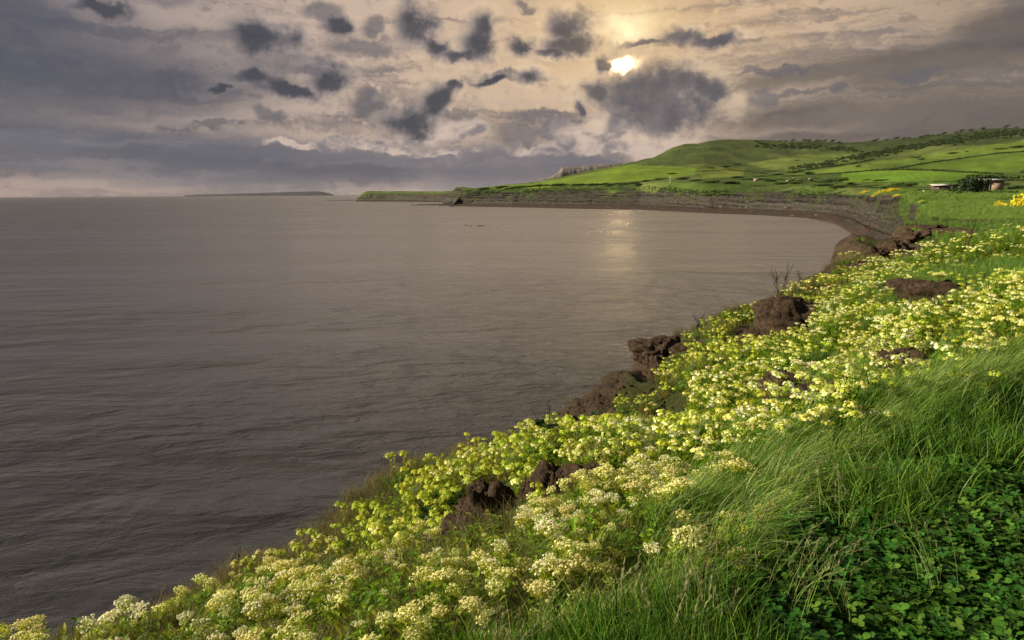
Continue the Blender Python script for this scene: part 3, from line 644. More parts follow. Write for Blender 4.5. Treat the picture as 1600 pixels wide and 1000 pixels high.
def tuft(R, n, hmin, hmax, w, spread, sweep, wob, cols, seeds=0, seg=6):
    B = Buf()
    for k in range(n):
        a = R.uniform(0, 6.283); r = spread*math.sqrt(R.random()); b = Vector((math.cos(a)*r, math.sin(a)*r, -.03)); h = R.uniform(hmin, hmax)
        dirn = Vector((sweep[0]+R.uniform(-wob, wob), sweep[1]+R.uniform(-wob, wob), 0)); bend = R.uniform(.5, 1.2)
        up = Vector((R.uniform(-.15, .15), R.uniform(-.15, .15), 1)); p = b.copy(); pts = [p.copy()]; ds = []
        for i in range(seg):
            t = (i+1)/seg; d = (up+dirn*bend*t*t*2.0-Vector((0, 0, .5*dirn.length*bend*t*t))).normalized(); p = p+d*(h/seg); pts.append(p.copy()); ds.append(d)
        side = Vector((R.gauss(0, 1), R.gauss(0, 1), .2)).normalized(); c = jit(R, R.choice(cols), .28); L, Q = [], []
        cs = []
        for i, pp in enumerate(pts):
            d = ds[min(i, seg-1)]; q = d.cross(side)
            q = q.normalized() if q.length > 1e-3 else perp(d); ww = w*(1-(i/seg)**1.6)*R.uniform(.9, 1.1)+.0002
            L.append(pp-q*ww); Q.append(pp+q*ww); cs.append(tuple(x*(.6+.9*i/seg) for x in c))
        B.strip(L, Q, cs)
        if k < seeds:
            for j in range(12):
                pp = pts[-1]-ds[-1]*(j*.008); d = (ds[-1]+Vector((R.gauss(0, .35), R.gauss(0, .35), R.gauss(0, .3)))).normalized(); leaf(B, pp, d, .022, .0026, jit(R, (.20, .20, .09), .2), .1, .1, 2)
    return B
def clover(R, n, spread):
    B = Buf()
    for k in range(n):
        a = R.uniform(0, 6.283); r = spread*math.sqrt(R.random()); b = Vector((math.cos(a)*r, math.sin(a)*r, -.02)); h = R.uniform(.06, .15)
        tp = b+Vector((R.uniform(-.03, .03), R.uniform(-.03, .03), h)); stem(B, [b, b.lerp(tp, .5)+Vector((0, 0, .01)), tp], .0014, (.12, .2, .03))
        s = R.uniform(.009, .014); n0 = Vector((R.gauss(0, .3), R.gauss(0, .3)-.15, 1)).normalized(); q = Matrix.Rotation(R.uniform(0, 6), 3, n0)@perp(n0); c = jit(R, R.choice([(.05, .14, .016), (.075, .18, .022), (.032, .10, .014)]), .2)
        for m in range(3):
            d = Matrix.Rotation(m*2.094+R.uniform(-.15, .15), 3, n0)@q; w = n0.cross(d); lift = n0*s*R.uniform(.0, .5); mid = [tp, tp+d*s*.7+lift*.4, tp+d*s*1.25+lift*.8, tp+d*s*1.7+lift*.9, tp+d*s*1.98+lift*.8]
            for sg in (-1, 1):
                e = [tp+w*sg*s*.08, tp+d*s*.55+w*sg*s*.62+lift*.8, tp+d*s*1.2+w*sg*s*.86+lift*1.3, tp+d*s*1.75+w*sg*s*.62+lift*1.3, tp+d*s*2.05+w*sg*s*.22+lift]
                B.strip(e if sg < 0 else mid, mid if sg < 0 else e, [tuple(x*1.25 for x in c), tuple(x*1.1 for x in c), c, c, tuple(x*.85 for x in c)])
    return B
def broad(R, n, L, col, h=0., red=None):
    """a rosette of big leathery leaves"""
    B = Buf()
    for k in range(n):
        a = k*2.4+R.uniform(-.4, .4); d = Vector((math.cos(a), math.sin(a), R.uniform(.3, 1.4))).normalized(); l = L*R.uniform(.6, 1.1)
        q = perp(d); upv = q.cross(d); c = jit(R, red if (red and R.random() < .35) else col, .2); ts = np.linspace(0, 1, 8); pr = [.10, .35, .8, 1., .95, .7, .4, .03]
        b0 = Vector((0, 0, h*R.random())); mid = [b0+d*l*t-Vector((0, 0, l*.45*t*t)) for t in ts]
        for sg in (-1, 1):
            e = [m+q*sg*l*.27*p*(1+.12*math.sin(i*2.6+k))+upv*l*.07*p*math.sin(i*1.7+k*sg) for i, (m, p) in enumerate(zip(mid, pr))]
            B.strip(e if sg < 0 else mid, mid if sg < 0 else e, [tuple(x*(.9+.25*(i % 2)) for x in c) for i in range(8)])
    return B
def twigs(R, n, h, col, w=.004, fork=3):
    B = Buf()
    for k in range(n):
        p = Vector((R.uniform(-.06, .06), R.uniform(-.06, .06), -.03)); d = Vector((R.uniform(-.35, .35), R.uniform(-.35, .35), 1)).normalized(); pts = [p.copy()]; hh = h*R.uniform(.6, 1)
        for i in range(7): d = (d+Vector((R.gauss(0, .09), R.gauss(0, .09), .05))).normalized(); p = p+d*hh/7; pts.append(p.copy())
        c = jit(R, col, .25); stem(B, pts, w, c)
        for j in range(fork):
            i = R.randrange(2, 6); q = pts[i]; e = q+(Vector((R.uniform(-1, 1), R.uniform(-1, 1), 1.2)).normalized())*hh*.22; stem(B, [q, q.lerp(e, .5)+Vector((0, 0, .004)), e], w*.6, c)
    return B
def bush_arrays(R, n, lean=.0, rx=1., ry=1., rz=.8, size=.13, cols=((.035, .06, .014), (.055, .085, .02), (.025, .04, .012)), sheet=False):
    """leaf cards spread through a lumpy, wind-leaned crown of unit size"""
    V = []; Cc = []; lob = [(R.uniform(-.5, .5), R.uniform(-.5, .5), R.uniform(.15, .6), R.uniform(.35, .6)) for _ in range(7)]
    for k in range(n):
        l = R.choice(lob); d = Vector((R.gauss(0, 1), R.gauss(0, 1), R.gauss(0, 1))).normalized(); q = l[3]*(R.random()**.33)
        p = Vector((l[0]+d.x*q, l[1]+d.y*q, max(-.05, l[2]+d.z*q*.8)))
        p.x += lean*p.z; p = Vector((p.x*rx, p.y*ry, p.z*rz)); nn = (d+Vector((R.gauss(0, .6), R.gauss(0, .6), R.gauss(0, .6)))).normalized(); u = perp(nn); w = nn.cross(u); s = size*R.uniform(.5, 1.2)
        V += [p-u*s-w*s*.3, p+w*s*.7-u*s*.2, p+u*s+w*s*.25, p-w*s*.75+u*s*.1]; Cc += [jit(R, R.choice(cols), .2)]*4
    V = np.array([tuple(v) for v in V]); return V, np.array(Cc)
def bush_mesh(name, arr, m): return mesh_np(name, arr[0], np.arange(len(arr[0])).reshape(-1, 4), m, col=arr[1], smooth=False)
def joined(name, arrs, places, m):
    """many crowns joined into one mesh: places = (x, y, z, sx, sy, sz, yaw, variant, shade)"""
    VV, CC = [], []
    for x, y, z, sx, sy, sz, yw, v, sh in places:
        A_, c_ = arrs[v % len(arrs)]; a = A_*np.array([sx, sy, sz]); c, s = math.cos(yw), math.sin(yw)
        VV.append(np.stack([a[:, 0]*c-a[:, 1]*s+x, a[:, 0]*s+a[:, 1]*c+y, a[:, 2]+z], 1)); CC.append(c_*sh)
    V = np.concatenate(VV); return mesh_np(name, V, np.arange(len(V)).reshape(-1, 4), m, col=np.concatenate(CC), smooth=False)
def scatter(name, points, rots, scales, idx, meshes, label):
    """ground cover: points carry rotation, scale and variant; geometry nodes put the plant meshes there"""
    col = bpy.data.collections.new(name+'_kinds')
    for i, m_ in enumerate(meshes):
        o = bpy.data.objects.new(f'{name}_kind_{i:02d}', m_); col.objects.link(o)
    me = bpy.data.meshes.new(name); me.vertices.add(len(points)); me.vertices.foreach_set('co', np.asarray(points, np.float32).ravel())
    a = me.attributes.new('rot', 'FLOAT_VECTOR', 'POINT'); a.data.foreach_set('vector', np.asarray(rots, np.float32).ravel())
    a = me.attributes.new('scl', 'FLOAT_VECTOR', 'POINT'); s_ = np.asarray(scales, np.float32); s_ = np.repeat(s_[:, None], 3, 1) if s_.ndim == 1 else s_; a.data.foreach_set('vector', s_.ravel())
    a = me.attributes.new('kind_index', 'INT', 'POINT'); a.data.foreach_set('value', np.asarray(idx, np.int32))
    g = bpy.data.node_groups.new(name+'_scatter', 'GeometryNodeTree'); g.interface.new_socket('Geometry', in_out='INPUT', socket_type='NodeSocketGeometry'); g.interface.new_socket('Geometry', in_out='OUTPUT', socket_type='NodeSocketGeometry')
    n = g.nodes; gi = n.new('NodeGroupInput'); go = n.new('NodeGroupOutput'); ci = n.new('GeometryNodeCollectionInfo'); ci.inputs['Collection'].default_value = col; ci.inputs['Separate Children'].default_value = True
    ip = n.new('GeometryNodeInstanceOnPoints'); ip.inputs['Pick Instance'].default_value = True
    def na_(nm, t): x = n.new('GeometryNodeInputNamedAttribute'); x.data_type = t; x.inputs[0].default_value = nm; return x.outputs[0]
    L = g.links; L.new(gi.outputs[0], ip.inputs['Points']); L.new(ci.outputs[0], ip.inputs['Instance']); L.new(na_('kind_index', 'INT'), ip.inputs['Instance Index'])
    L.new(na_('rot', 'FLOAT_VECTOR'), ip.inputs['Rotation']); L.new(na_('scl', 'FLOAT_VECTOR'), ip.inputs['Scale']); L.new(ip.outputs[0], go.inputs[0])
    o = link(name, me, kind='stuff', label=label); md = o.modifiers.new('scatter', 'NODES'); md.node_group = g
    return o

LAWN = [(1640,600),(1560,622),(1470,655),(1400,690),(1330,735),(1270,790),(1210,850),(1150,920),(1060,990),(930,1040),(760,1090),(640,1150),(560,1600),(2400,1300),(2400,600)]
def cand(n, rmin, rmax, amin=-58, amax=50, pw=1.0):
    """random ground points, evenly spread in log distance"""
    r = np.exp(rng.uniform(math.log(rmin), math.log(rmax), n)); a = np.radians(rng.uniform(amin, amax, n)); x, y = r*np.sin(a), r*np.cos(a)
    z, s = near_z(x, y); px, py = project(np.stack([x, y, z], 1)); return x, y, z, s, px, py, r

# ------------------------------------------------------------------ plant kinds
Rr = random.Random(11)
CREAM = (.93, .91, .47); YELL = (.60, .68, .10); WHITE = (.94, .93, .74)
head_mesh = [flower_head(Rr, .034, 13, 13, c).mesh('flower_head_mesh', M_petal, False) for c in (CREAM, CREAM, WHITE, WHITE)]+[flower_head(Rr, .032, 9, 12, c, (.34, .38, .05)).mesh('bud_head_mesh', M_petal, False) for c in (YELL, (.70, .70, .26))]
kinds = []
specs = [(7, .26, .38, .10, GREEN_L, None, 0), (9, .24, .36, .12, GREEN_M, None, 0), (8, .28, .40, .11, GREEN_L, REDD, 2), (6, .22, .32, .09, GREEN_Y, REDD, 0), (8, .20, .30, .12, GREEN_Y, None, 4), (5, .18, .30, .07, GREEN_M, REDD, 4)]
for i, (n, h1, h2, sp, pal, low, hb) in enumerate(specs):
    B, heads = cress_foliage(Rr, n, h1, h2, sp, pal, low, (.05, -.02))
    kinds.append((B.mesh('cress_foliage_mesh', M_leaf), heads, hb))
def joined_cress(k, lod=True):
    """one mesh of stems and flower heads, for the plants too far to tell apart"""
    fol, heads, hb = kinds[k]; Rk = random.Random(50+k); n, h1, h2, sp, pal, low, _ = specs[k]; B = Buf()
    for _ in range(n-1):
        a = Rk.uniform(0, 6.28); r = sp*1.15*math.sqrt(Rk.random()); h = Rk.uniform(h1, h2); p = Vector((math.cos(a)*r, math.sin(a)*r, -.04)); t = Vector((math.cos(a)*.25*r/sp, math.sin(a)*.25*r/sp, 1)).normalized()
        tp = p+t*h; stem(B, [p, tp], .003, pal)
        for i in range(9):
            tt = .1+.85*i/9; th = i*2.4+a; leaf(B, p+t*h*tt, Vector((math.cos(th), math.sin(th), .8)), .055*(1.1-.5*tt), .011, jit(Rk, low if (low and tt < .4) else pal, .25), .3, .2, 2)
        col = {0: CREAM, 2: WHITE, 4: YELL}[hb]; hr = .044
        for f in range(34):
            d = Vector((Rk.gauss(0, 1), Rk.gauss(0, 1), abs(Rk.gauss(0, .6)))).normalized(); q = tp+Vector((d.x*hr, d.y*hr, d.z*hr*.75))*Rk.uniform(.5, 1.05); nn = (d+Vector((0, 0, .5))).normalized(); u = perp(nn); w = nn.cross(u); s = .0078*Rk.uniform(.7, 1.3)
            B.quad(q-u*s-w*s, q+u*s-w*s, q+u*s+w*s, q-u*s+w*s, jit(Rk, col if Rk.random() < .52 else (.46, .54, .06), .14))
    return B.mesh('cress_kind_mesh', M_leaf, False)
G1 = [(.085, .19, .016), (.12, .24, .02), (.17, .27, .035), (.05, .12, .012), (.15, .13, .06)]; GD = [(.055, .14, .014), (.085, .19, .018), (.035, .085, .010), (.12, .20, .03)]; GP = [(.17, .27, .055), (.13, .22, .03), (.26, .32, .11)]
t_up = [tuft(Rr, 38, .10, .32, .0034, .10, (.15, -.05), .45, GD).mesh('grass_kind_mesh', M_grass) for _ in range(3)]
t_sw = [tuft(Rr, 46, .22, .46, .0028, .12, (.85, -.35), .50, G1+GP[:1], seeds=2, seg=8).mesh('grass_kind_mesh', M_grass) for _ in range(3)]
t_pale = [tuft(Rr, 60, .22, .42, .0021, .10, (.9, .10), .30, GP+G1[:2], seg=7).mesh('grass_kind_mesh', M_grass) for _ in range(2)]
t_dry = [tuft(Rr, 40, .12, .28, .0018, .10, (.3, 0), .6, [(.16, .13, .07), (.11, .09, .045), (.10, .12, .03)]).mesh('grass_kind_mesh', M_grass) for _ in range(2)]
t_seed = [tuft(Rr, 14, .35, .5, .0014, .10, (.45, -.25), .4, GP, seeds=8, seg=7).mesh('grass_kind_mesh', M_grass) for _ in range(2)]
clv = [clover(Rr, 34, .11).mesh('clover_kind_mesh', M_clover, False) for _ in range(4)]
weed = [broad(Rr, 9, .11, (.06, .14, .03), .05).mesh('weed_kind_mesh', M_leaf) for _ in range(2)]

# --- grass and clover on the cliff top and in between
def emit(x, y, z, m, meshes_lo, nk, smin, smax, sink=.0, yawj=3.14):
    k = m.sum(); return np.stack([x[m], y[m], z[m]-sink], 1), np.stack([rng.normal(0, .06, k), rng.normal(0, .06, k), rng.uniform(-yawj, yawj, k)], 1), rng.uniform(smin, smax, k), rng.integers(meshes_lo, meshes_lo+nk, k)
GP_, GR_, GS_, GI_ = [], [], [], []
def add(t): GP_.append(t[0]); GR_.append(t[1]); GS_.append(t[2]); GI_.append(t[3])
spr = [cress_foliage(Rr, n, .06, .17, .09, pal, low)[0].mesh('sprout_kind_mesh', M_leaf) for n, pal, low in ((9, GREEN_L, None), (8, GREEN_Y, REDD), (8, GREEN_M, None))]
gm = t_up+t_sw+t_pale+t_dry+t_seed+clv+weed+spr       # 0-2 up, 3-5 sweep, 6-7 pale, 8-9 dry, 10-11 seed, 12-15 clover, 16-17 weed
x, y, z, s, px, py, r = cand(30000, .9, 14, -42, 48)
lawn = inpoly(px, py, LAWN) | (r < 2.0)
clz = sstep(fbm(x*1.1+5, y*1.1, o=3)*.8+1.15*sstep(px, 1130, 1300)*sstep(py, 670, 770)+.35*sstep(px, 1400, 1560)*sstep(py, 640, 720)-.35, 0, .35)
onl = (s < -.5)
u = rng.random(len(x))
cr = [(1640,585),(1540,610),(1470,640),(1400,672),(1330,720),(1265,775),(1200,830),(1140,900),(1060,965),(950,1020),(820,1070),(680,1120)]
crest = band(px, py, cr, 34)
add(emit(x, y, z, lawn & onl & (clz < .5) & (u < .75), None, 0, 3, .8, 1.3) if False else emit(x, y, z, lawn & onl & (u > clz*.93) & (crest < .6) & (u < .9), 0, 3, .8, 1.35))
add(emit(x, y, z, lawn & onl & (u < clz*.85) & (crest < .45), 12, 4, .8, 1.25))
add(emit(x, y, z, lawn & onl & (u > .9) & (u < .925), 16, 2, .7, 1.2)); add(emit(x, y, z, lawn & onl & (u > .925) & (u < .932) & (py > 850), 10, 2, .7, 1.0))
x, y, z, s, px, py, r = cand(26000, 2.0, 14, -42, 48); u = rng.random(len(x)); crest = band(px, py, cr, 19)
add(emit(x, y, z, (s < -.3) & (u < crest*.5) & (px < 1330), 3, 3, .45, .85, yawj=.5)); add(emit(x, y, z, (s < -.3) & (u < crest*.7) & (px >= 1330), 6, 2, .7, 1.1, yawj=.5))
add(emit(x, y, z, (s < -.3) & (u > .98) & (crest > .2), 10, 2, .8, 1.1, yawj=.6))
gz = np.maximum.reduce([band(px, py, [(1060,850),(1120,810),(1200,770),(1290,705)], 30), band(px, py, [(1270,600),(1330,590)], 26), band(px, py, [(1380,650),(1480,615),(1600,585)], 26)])
add(emit(x, y, z, (s < -.3) & (u < gz*.6), 6, 2, .7, 1.1, yawj=.5)); add(emit(x, y, z, (s < -.3) & (u > .6) & (u < .6+gz*.3), 0, 3, .9, 1.3))
# thin cover over the rest of the bank, bare clay left open
x, y, z, s, px, py, r = cand(60000, 2.2, 100, -42, 44); u = rng.random(len(x)); b = bare(px, py); ng = fbm(x*.6, y*.6, o=4); lawn = inpoly(px, py, LAWN)
okb = (b < .35) & ~lawn
dens = np.clip(.42+.35*ng, .1, .8)
bs = 1+np.clip((r-8)/30, 0, 1.1)
def emitb(m, lo, nk, a_, b_, yj=3.14):
    t = emit(x, y, z, m, lo, nk, a_, b_, yawj=yj); return t[0], t[1], t[2]*bs[m], t[3]
add(emitb(okb & (s < .8) & (u < dens*.55) & (s > -2.5), 8, 2, .7, 1.2)); add(emitb(okb & (s < .2) & (u < dens*.24), 0, 3, .4, .85))
add(emitb(okb & (s < -.2) & (u > .62) & (u < .62+dens*.17), 6, 2, .45, .8, .7)); add(emitb(okb & (s < .3) & (u > .9), 16, 2, .6, 1.1)); add(emitb(okb & (s >= .2) & (s < 4) & (u < .12), 8, 2, .6, 1.1))
fdd = flower_density(px, py); add(emitb(okb & (s < .2) & (rng.random(len(x)) < .15+.6*fdd), 18, 3, .9, 1.7))
farlawn = np.maximum.reduce([band(px, py, [(1380,470),(1480,440),(1620,425)], 17), band(px, py, [(1420,355),(1620,352)], 12)])
add(emitb((u < farlawn*.8), 6, 2, .6, .9, .7)); add(emitb((u > .2) & (u < .2+farlawn*.7), 0, 3, .9, 1.4))
scatter('grass_and_clover', np.concatenate(GP_), np.concatenate(GR_), np.concatenate(GS_), np.concatenate(GI_), gm, 'wind-swept grass, clover and low weeds covering the cliff top and bank')
print('grass', sum(len(g) for g in GP_))

# --- flowering cress: near clumps are individuals, the rest one mass
x, y, z, s, px, py, r = cand(60000, 1.5, 75, -46, 44)
fd = flower_density(px, py); yd = np.maximum.reduce([band(px, py, l, w) for l, w in YB]); b = bare(px, py); lawn = inpoly(px, py, LAWN)
u = rng.random(len(x)); patchy = np.clip(.75+.25*(r < 7)+1.4*fbm(x*1.5/np.clip(r/6, 1, 4)+9, y*1.5/np.clip(r/6, 1, 4), o=3), .05, 1.4)
gap = np.maximum.reduce([band(px, py, [(1080,672),(1180,660),(1280,645),(1360,615),(1440,592)], 17), band(px, py, [(1330,484),(1420,468),(1510,464)], 14), band(px, py, [(900,706),(1000,694),(1060,684)], 9), band(px, py, [(1440,395),(1520,380),(1640,374)], 7)])
keep = (u > gap*.9*0) & (rng.random(len(x)) > gap*.93) & (((u < fd**1.2*patchy*np.where(r > 9, .6, .95)) & (b < .45)) | ((u < yd*.42) & (b < .5)) | ((u < .028) & (b < .3) & ~lawn)) & (s < .15) & ~(lawn & (fd < .75)) & (py < 1600)
ix = np.nonzero(keep)[0]; order = ix[np.argsort(r[ix])]
sel = []; cell = {}
for i in order:                                   # keep clumps at least a hand apart
    dmin = .125+.0115*r[i]; key = (int(x[i]/dmin), int(y[i]/dmin), int(math.log(r[i])*3))
    if key in cell: continue
    cell[key] = 1; sel.append(i)
sel = np.array(sel)
yellowish = (fd[sel] < .35)
kind = np.where(yellowish, rng.choice([3, 4, 4, 5], len(sel)), rng.choice([0, 1, 2, 0, 1, 4], len(sel)))
inframe = (px[sel] > -40) & (px[sel] < 1640) & (py[sel] < 1550)
near = np.nonzero(inframe)[0][:285]; nearset = set(near.tolist())
LM = [('the rugged brown clod', 762, 800), ('the overhanging clay', 872, 770), ('the smooth brown mound', 1240, 500), ('the dark point rocks', 1010, 560), ('the red dock', 1095, 935),
      ('the dead twigs', 372, 880), ('the lone round clump', 1070, 870), ('the bottom left corner', 0, 1000), ('the swept grass crest', 1230, 760), ('the skyline cabbage', 850, 685), ('the dark hollow', 1275, 645), ('the bare clay scar', 1415, 590),
      ('the bottom edge middle', 600, 1000)]
used_lab = {}
ORD = ['nearest', 'second nearest', 'third nearest', 'fourth nearest', 'fifth nearest', 'sixth nearest', 'seventh nearest', 'eighth nearest', 'ninth nearest', 'tenth nearest']
def where(qx, qy, LMs=None):
    n, lx, ly = min(LMs or LM, key=lambda t: (t[1]-qx)**2+(t[2]-qy)**2); a = math.degrees(math.atan2(-(qy-ly), qx-lx)) % 360
    return n, ['right of', 'above and right of', 'above', 'above and left of', 'left of', 'below and left of', 'below', 'below and right of'][int((a+22.5)//45) % 8], math.hypot(qx-lx, qy-ly)
def label_all(items, desc, LMs=None):
    """items: (object, px, py, description); each label tells where the thing is from a landmark one can find"""
    g = {}
    for o, qx, qy, d in items:
        n, dr, ds = where(qx, qy, LMs); g.setdefault((d, n, dr), []).append((ds, o))
    for (d, n, dr), l in g.items():
        l.sort(key=lambda t: t[0])
        for k, (_, o) in enumerate(l):
            if len(l) == 1: o['label'] = f'{d} {dr} {n}'
            elif k < len(ORD): o['label'] = f'{d} {dr} {n}, {ORD[k]} it'
            else: o['label'] = f'{d} {dr} {n}, {k+1}th out from it'
KD = ['light green cream-flowered cress', 'dark-leaved cream-flowered cress', 'white red-footed cress', 'red-stemmed cream cress', 'yellow-green budding cress', 'small red-leaved cress']
items = []; qrot = []
fh_count = 0
for j in near:
    i = sel[j]; k = int(kind[j]); fol, heads, hb = kinds[k]; sc = float(rng.uniform(.78, 1.08))*(1.0 if fd[i] > .4 else .8); yaw = float(rng.uniform(-.6, .6)+rng.integers(0, 4)*1.57)
    o = link('cress_plant', None, loc=(float(x[i]), float(y[i]), float(z[i])), rot=(float(rng.normal(0, .06)), float(rng.normal(0, .06)), yaw), scale=sc, category='flowering plant', group='flowering cress plants on the bank')
    link('foliage', fol, o)
    big_ = vn(x[i]*2.0, y[i]*2.0) > -.18; sparse_ = .9 if big_ else .16
    for hp, ht in heads:
        if rng.random() > sparse_: continue
        hm = head_mesh[hb+int(rng.integers(0, 2))]; q = ht.to_track_quat('Z', 'Y').to_euler()
        link('flower_head', hm, o, loc=hp+ht*.012, rot=(q.x+rng.normal(0, .12), q.y+rng.normal(0, .12), float(rng.uniform(0, 6))), scale=float(rng.uniform(.9, 1.5) if big_ else rng.uniform(.4, .9)))
    items.append((o, px[i], py[i]-45*3/r[i], KD[k]))
label_all(items, None)
rest = np.array([j for j in range(len(sel)) if j not in nearset])
ii = sel[rest]; kk = len(ii); sc = rng.uniform(.8, 1.15, kk)*(1+np.clip((r[ii]-8)/40, 0, .9)); 
scatter('cress_bank', np.stack([x[ii], y[ii], z[ii]], 1), np.stack([rng.normal(0, .06, kk), rng.normal(0, .06, kk), rng.uniform(0, 6.28, kk)], 1), sc, kind[rest], [joined_cress(k) for k in range(6)], 'mass of cream and yellow-green cress flowers along the bank')
print('cress', len(sel), kk)

# ------------------------------------------------------------------ single things on the near bank
def nhit(px, py, rmin=1.2, rmax=110):
    d = ray(px, py); h = math.hypot(d.x, d.y); r = np.geomspace(rmin, rmax, 900); k = r/h; z, _ = near_z(d.x*k, d.y*k); m = np.nonzero(z >= CAMZ+d.z*k)[0]
    if not len(m): return None
    k = k[m[0]]; return Vector((d.x*k, d.y*k, float(z[m[0]])))
def clod_mesh(seed, sx, sy, sz, rough=.35, undercut=0., flat=.0, n=72):
    th = np.linspace(0, 2*math.pi, n, endpoint=False); ph = np.linspace(.02, math.pi-.02, n//2); T, H = np.meshgrid(th, ph)
    dx_, dy_, dz_ = np.sin(H)*np.cos(T), np.sin(H)*np.sin(T), np.cos(H)
    q = 1+rough*fbm(dx_*1.3+seed, dy_*1.3, dz_*1.3, o=5, g=.55)-rough*.5*np.abs(vn(dx_*3+seed, dy_*3, dz_*3))-rough*.22*np.abs(vn(dx_*7, dy_*7+seed, dz_*7))+rough*.26*fbm(dx_*11, dy_*11+seed, dz_*11, o=4)
    sq = (np.abs(dx_)**3+np.abs(dy_)**3+np.abs(dz_)**3)**(-1/3.); q = q*sq
    zz_ = dz_*q; w = 1-undercut*np.clip(-zz_+.2, 0, 1); V = np.stack([dx_*q*w*sx, dy_*q*w*sy, np.where(zz_ > 0, zz_*(1-flat*zz_), zz_)*sz], -1).reshape(-1, 3)
    F = []; nr, nc = n//2, n
    for i in range(nr-1):
        for j in range(nc): F.append((i*nc+j, (i+1)*nc+j, (i+1)*nc+(j+1) % nc, i*nc+(j+1) % nc))
    return mesh_np('clod_mesh', V, np.array(F), M_clod)
def rock_mat(name, a, b):
    m, N = mat(name); p = pos(N); n1 = N.noise(p, 1.2, 6, .7); c = N.mix(N.smooth(n1, .35, .65), a, b); pr = principled(N, c, .85, .25, bump(N, n1, .8, .4)); N.l.new(pr.outputs[0], N.out.inputs[0]); return m
clods = [(762,845,.27,.25,.31,.4,.1,'earth_clod','rugged dark brown earth clod with a hollowed right side at the lower bank'),
         (792,828,.16,.15,.22,.4,.0,'earth_clod','smaller crumbling brown clod leaning against the rugged clod'), (728,862,.22,.2,.13,.4,0,'earth_clod','low dark clod in front of the rugged clod at its left foot'),
         (868,802,.26,.24,.32,.3,.55,'clay_block','overhanging clay block topped by red-stemmed plants'), (925,776,.26,.2,.2,.35,.3,'clay_block','low dark clay block right of the overhanging one'),
         (1240,518,1.1,.9,.75,.22,0,'clay_mound','smooth rounded brown clay mound with streaked sides'), (1188,542,.6,.5,.28,.25,0,'clay_mound','low brown clay hump left of the smooth rounded mound'),
         (1018,556,.55,.5,.32,.4,.2,'cliff_rock','dark angular rock at the very tip of the eroded point'), (1040,548,.4,.4,.3,.4,0,'cliff_rock','squat brown rock beside the angular rock on the point'), (1022,588,.36,.3,.40,.4,.1,'cliff_rock','dark upright boulder just below the tip of the eroded point'), (1072,552,.3,.3,.22,.4,0,'cliff_rock','small dark rock among green weeds right of the point'),
         (1245,640,.30,.24,.24,.4,.3,'clay_block','reddish-brown overhanging clod above the dark hollow'), (1310,640,.36,.2,.17,.4,0,'earth_clod','long dark clod at the right of the dark hollow'), (1415,600,.45,.3,.24,.3,0,'clay_mound','brown bare clay hump beneath the grass crest'),
         (1455,476,1.1,.5,.42,.35,.2,'clay_block','long brown turf-edged clay ledge under a lone yellow clump'), (1398,396,1.1,.9,.6,.35,0,'clay_mound','rusty brown eroded clay shoulder above the beach'), (1500,368,2.6,.7,.42,.3,.3,'clay_mound','wide dark brown undercut bank below the field edge'),
         (1372,404,.7,.5,.45,.45,.1,'cliff_rock','jagged dark rock above the beach left of the rusty clay shoulder'), (1425,376,1.2,.8,.55,.45,.2,'cliff_rock','dark jagged rock below the far yellow weeds on the edge'), (1448,362,1.4,.9,.5,.45,.1,'cliff_rock','farthest dark rock of the near bank under the cliff corner'),
         (1348,424,.6,.5,.4,.4,0,'cliff_rock','dark rock on the cliff edge just above the pebble beach')]
for i, (px, py, sx, sy, sz, ro, uc, nm, lab) in enumerate(clods):
    p = nhit(px, py)
    if p is None: continue
    link(nm, clod_mesh(i*3.7, sx, sy, sz, ro, uc), loc=(p.x, p.y, p.z+sz*.25), rot=(0, 0, i*1.3), label=lab, category={'earth_clod': 'clod', 'cliff_rock': 'rock'}.get(nm, 'clay'))
small = [clod_mesh(90+i, 1, .8, .6, .4, 0, 0, 16) for i in range(4)]
x, y, z, s, px, py, r = cand(9000, 3, 90, -40, 42); b = bare(px, py); m = ((rng.random(len(x)) < b*.5) | (rng.random(len(x)) < .03)) & (s < 3)
scatter('loose_clay_lumps', np.stack([x[m], y[m], z[m]], 1), rng.uniform(0, 6, (m.sum(), 3)), rng.uniform(.006, .03, m.sum())*(1+r[m]*.16), rng.integers(0, 4, m.sum()), small, 'crumbled clay lumps and stones lying on the bare patches')

def thing(name, label, cat, loc, rotz=0, scale=1., group=None):
    o = link(name, None, loc=loc, rot=(0, 0, rotz), scale=scale, label=label, category=cat)
    if group: o['group'] = group
    return o
DARKL = (.035, .085, .02)
for i, (px, py, sc, n, lab) in enumerate([(852,702,1.6,14,'dark leafy cabbage plant standing against the sea on the cliff edge'), (712,812,1.25,16,'dense dark green cabbage plant left of the rugged brown clod'), (668,826,1.0,12,'dark green cabbage plant with upright leaves near the cliff edge, left of the densest one'),
        (1212,486,2.6,18,'tall dark green leafy plant on the edge with bare stalks above it'), (930,664,1.3,12,'dark green leafy weed on the brown eroded slope'), (1130,1010,.8,10,'low dark leafy weed at the bottom edge beside red-tinged leaves'), (1245,540,1.3,10,'dark leafy weed at the foot of the smooth clay mound'),
        (1060,560,1.5,12,'mid green leafy weed behind the rocks of the point'), (1260,470,1.8,12,'dark leafy weed right of the tall stalked plant')]):
    p = nhit(px, py)
    if p is None: continue
    o = thing('cabbage_plant', lab, 'plant', p, i*.9, sc); link('leaf_rosette', broad(Rr, n, .15, DARKL, .16).mesh('rosette', M_leaf), o); link('stem', twigs(Rr, 3, .22, (.06, .10, .03), .004, 1).mesh('stalk', M_dry), o)
p = nhit(1100, 1015); o = thing('dock_plant', 'large-leaved dock with red and brown tinged leaves in the dark grass', 'plant', p+Vector((0, 0, .14)), .6, 1.25)
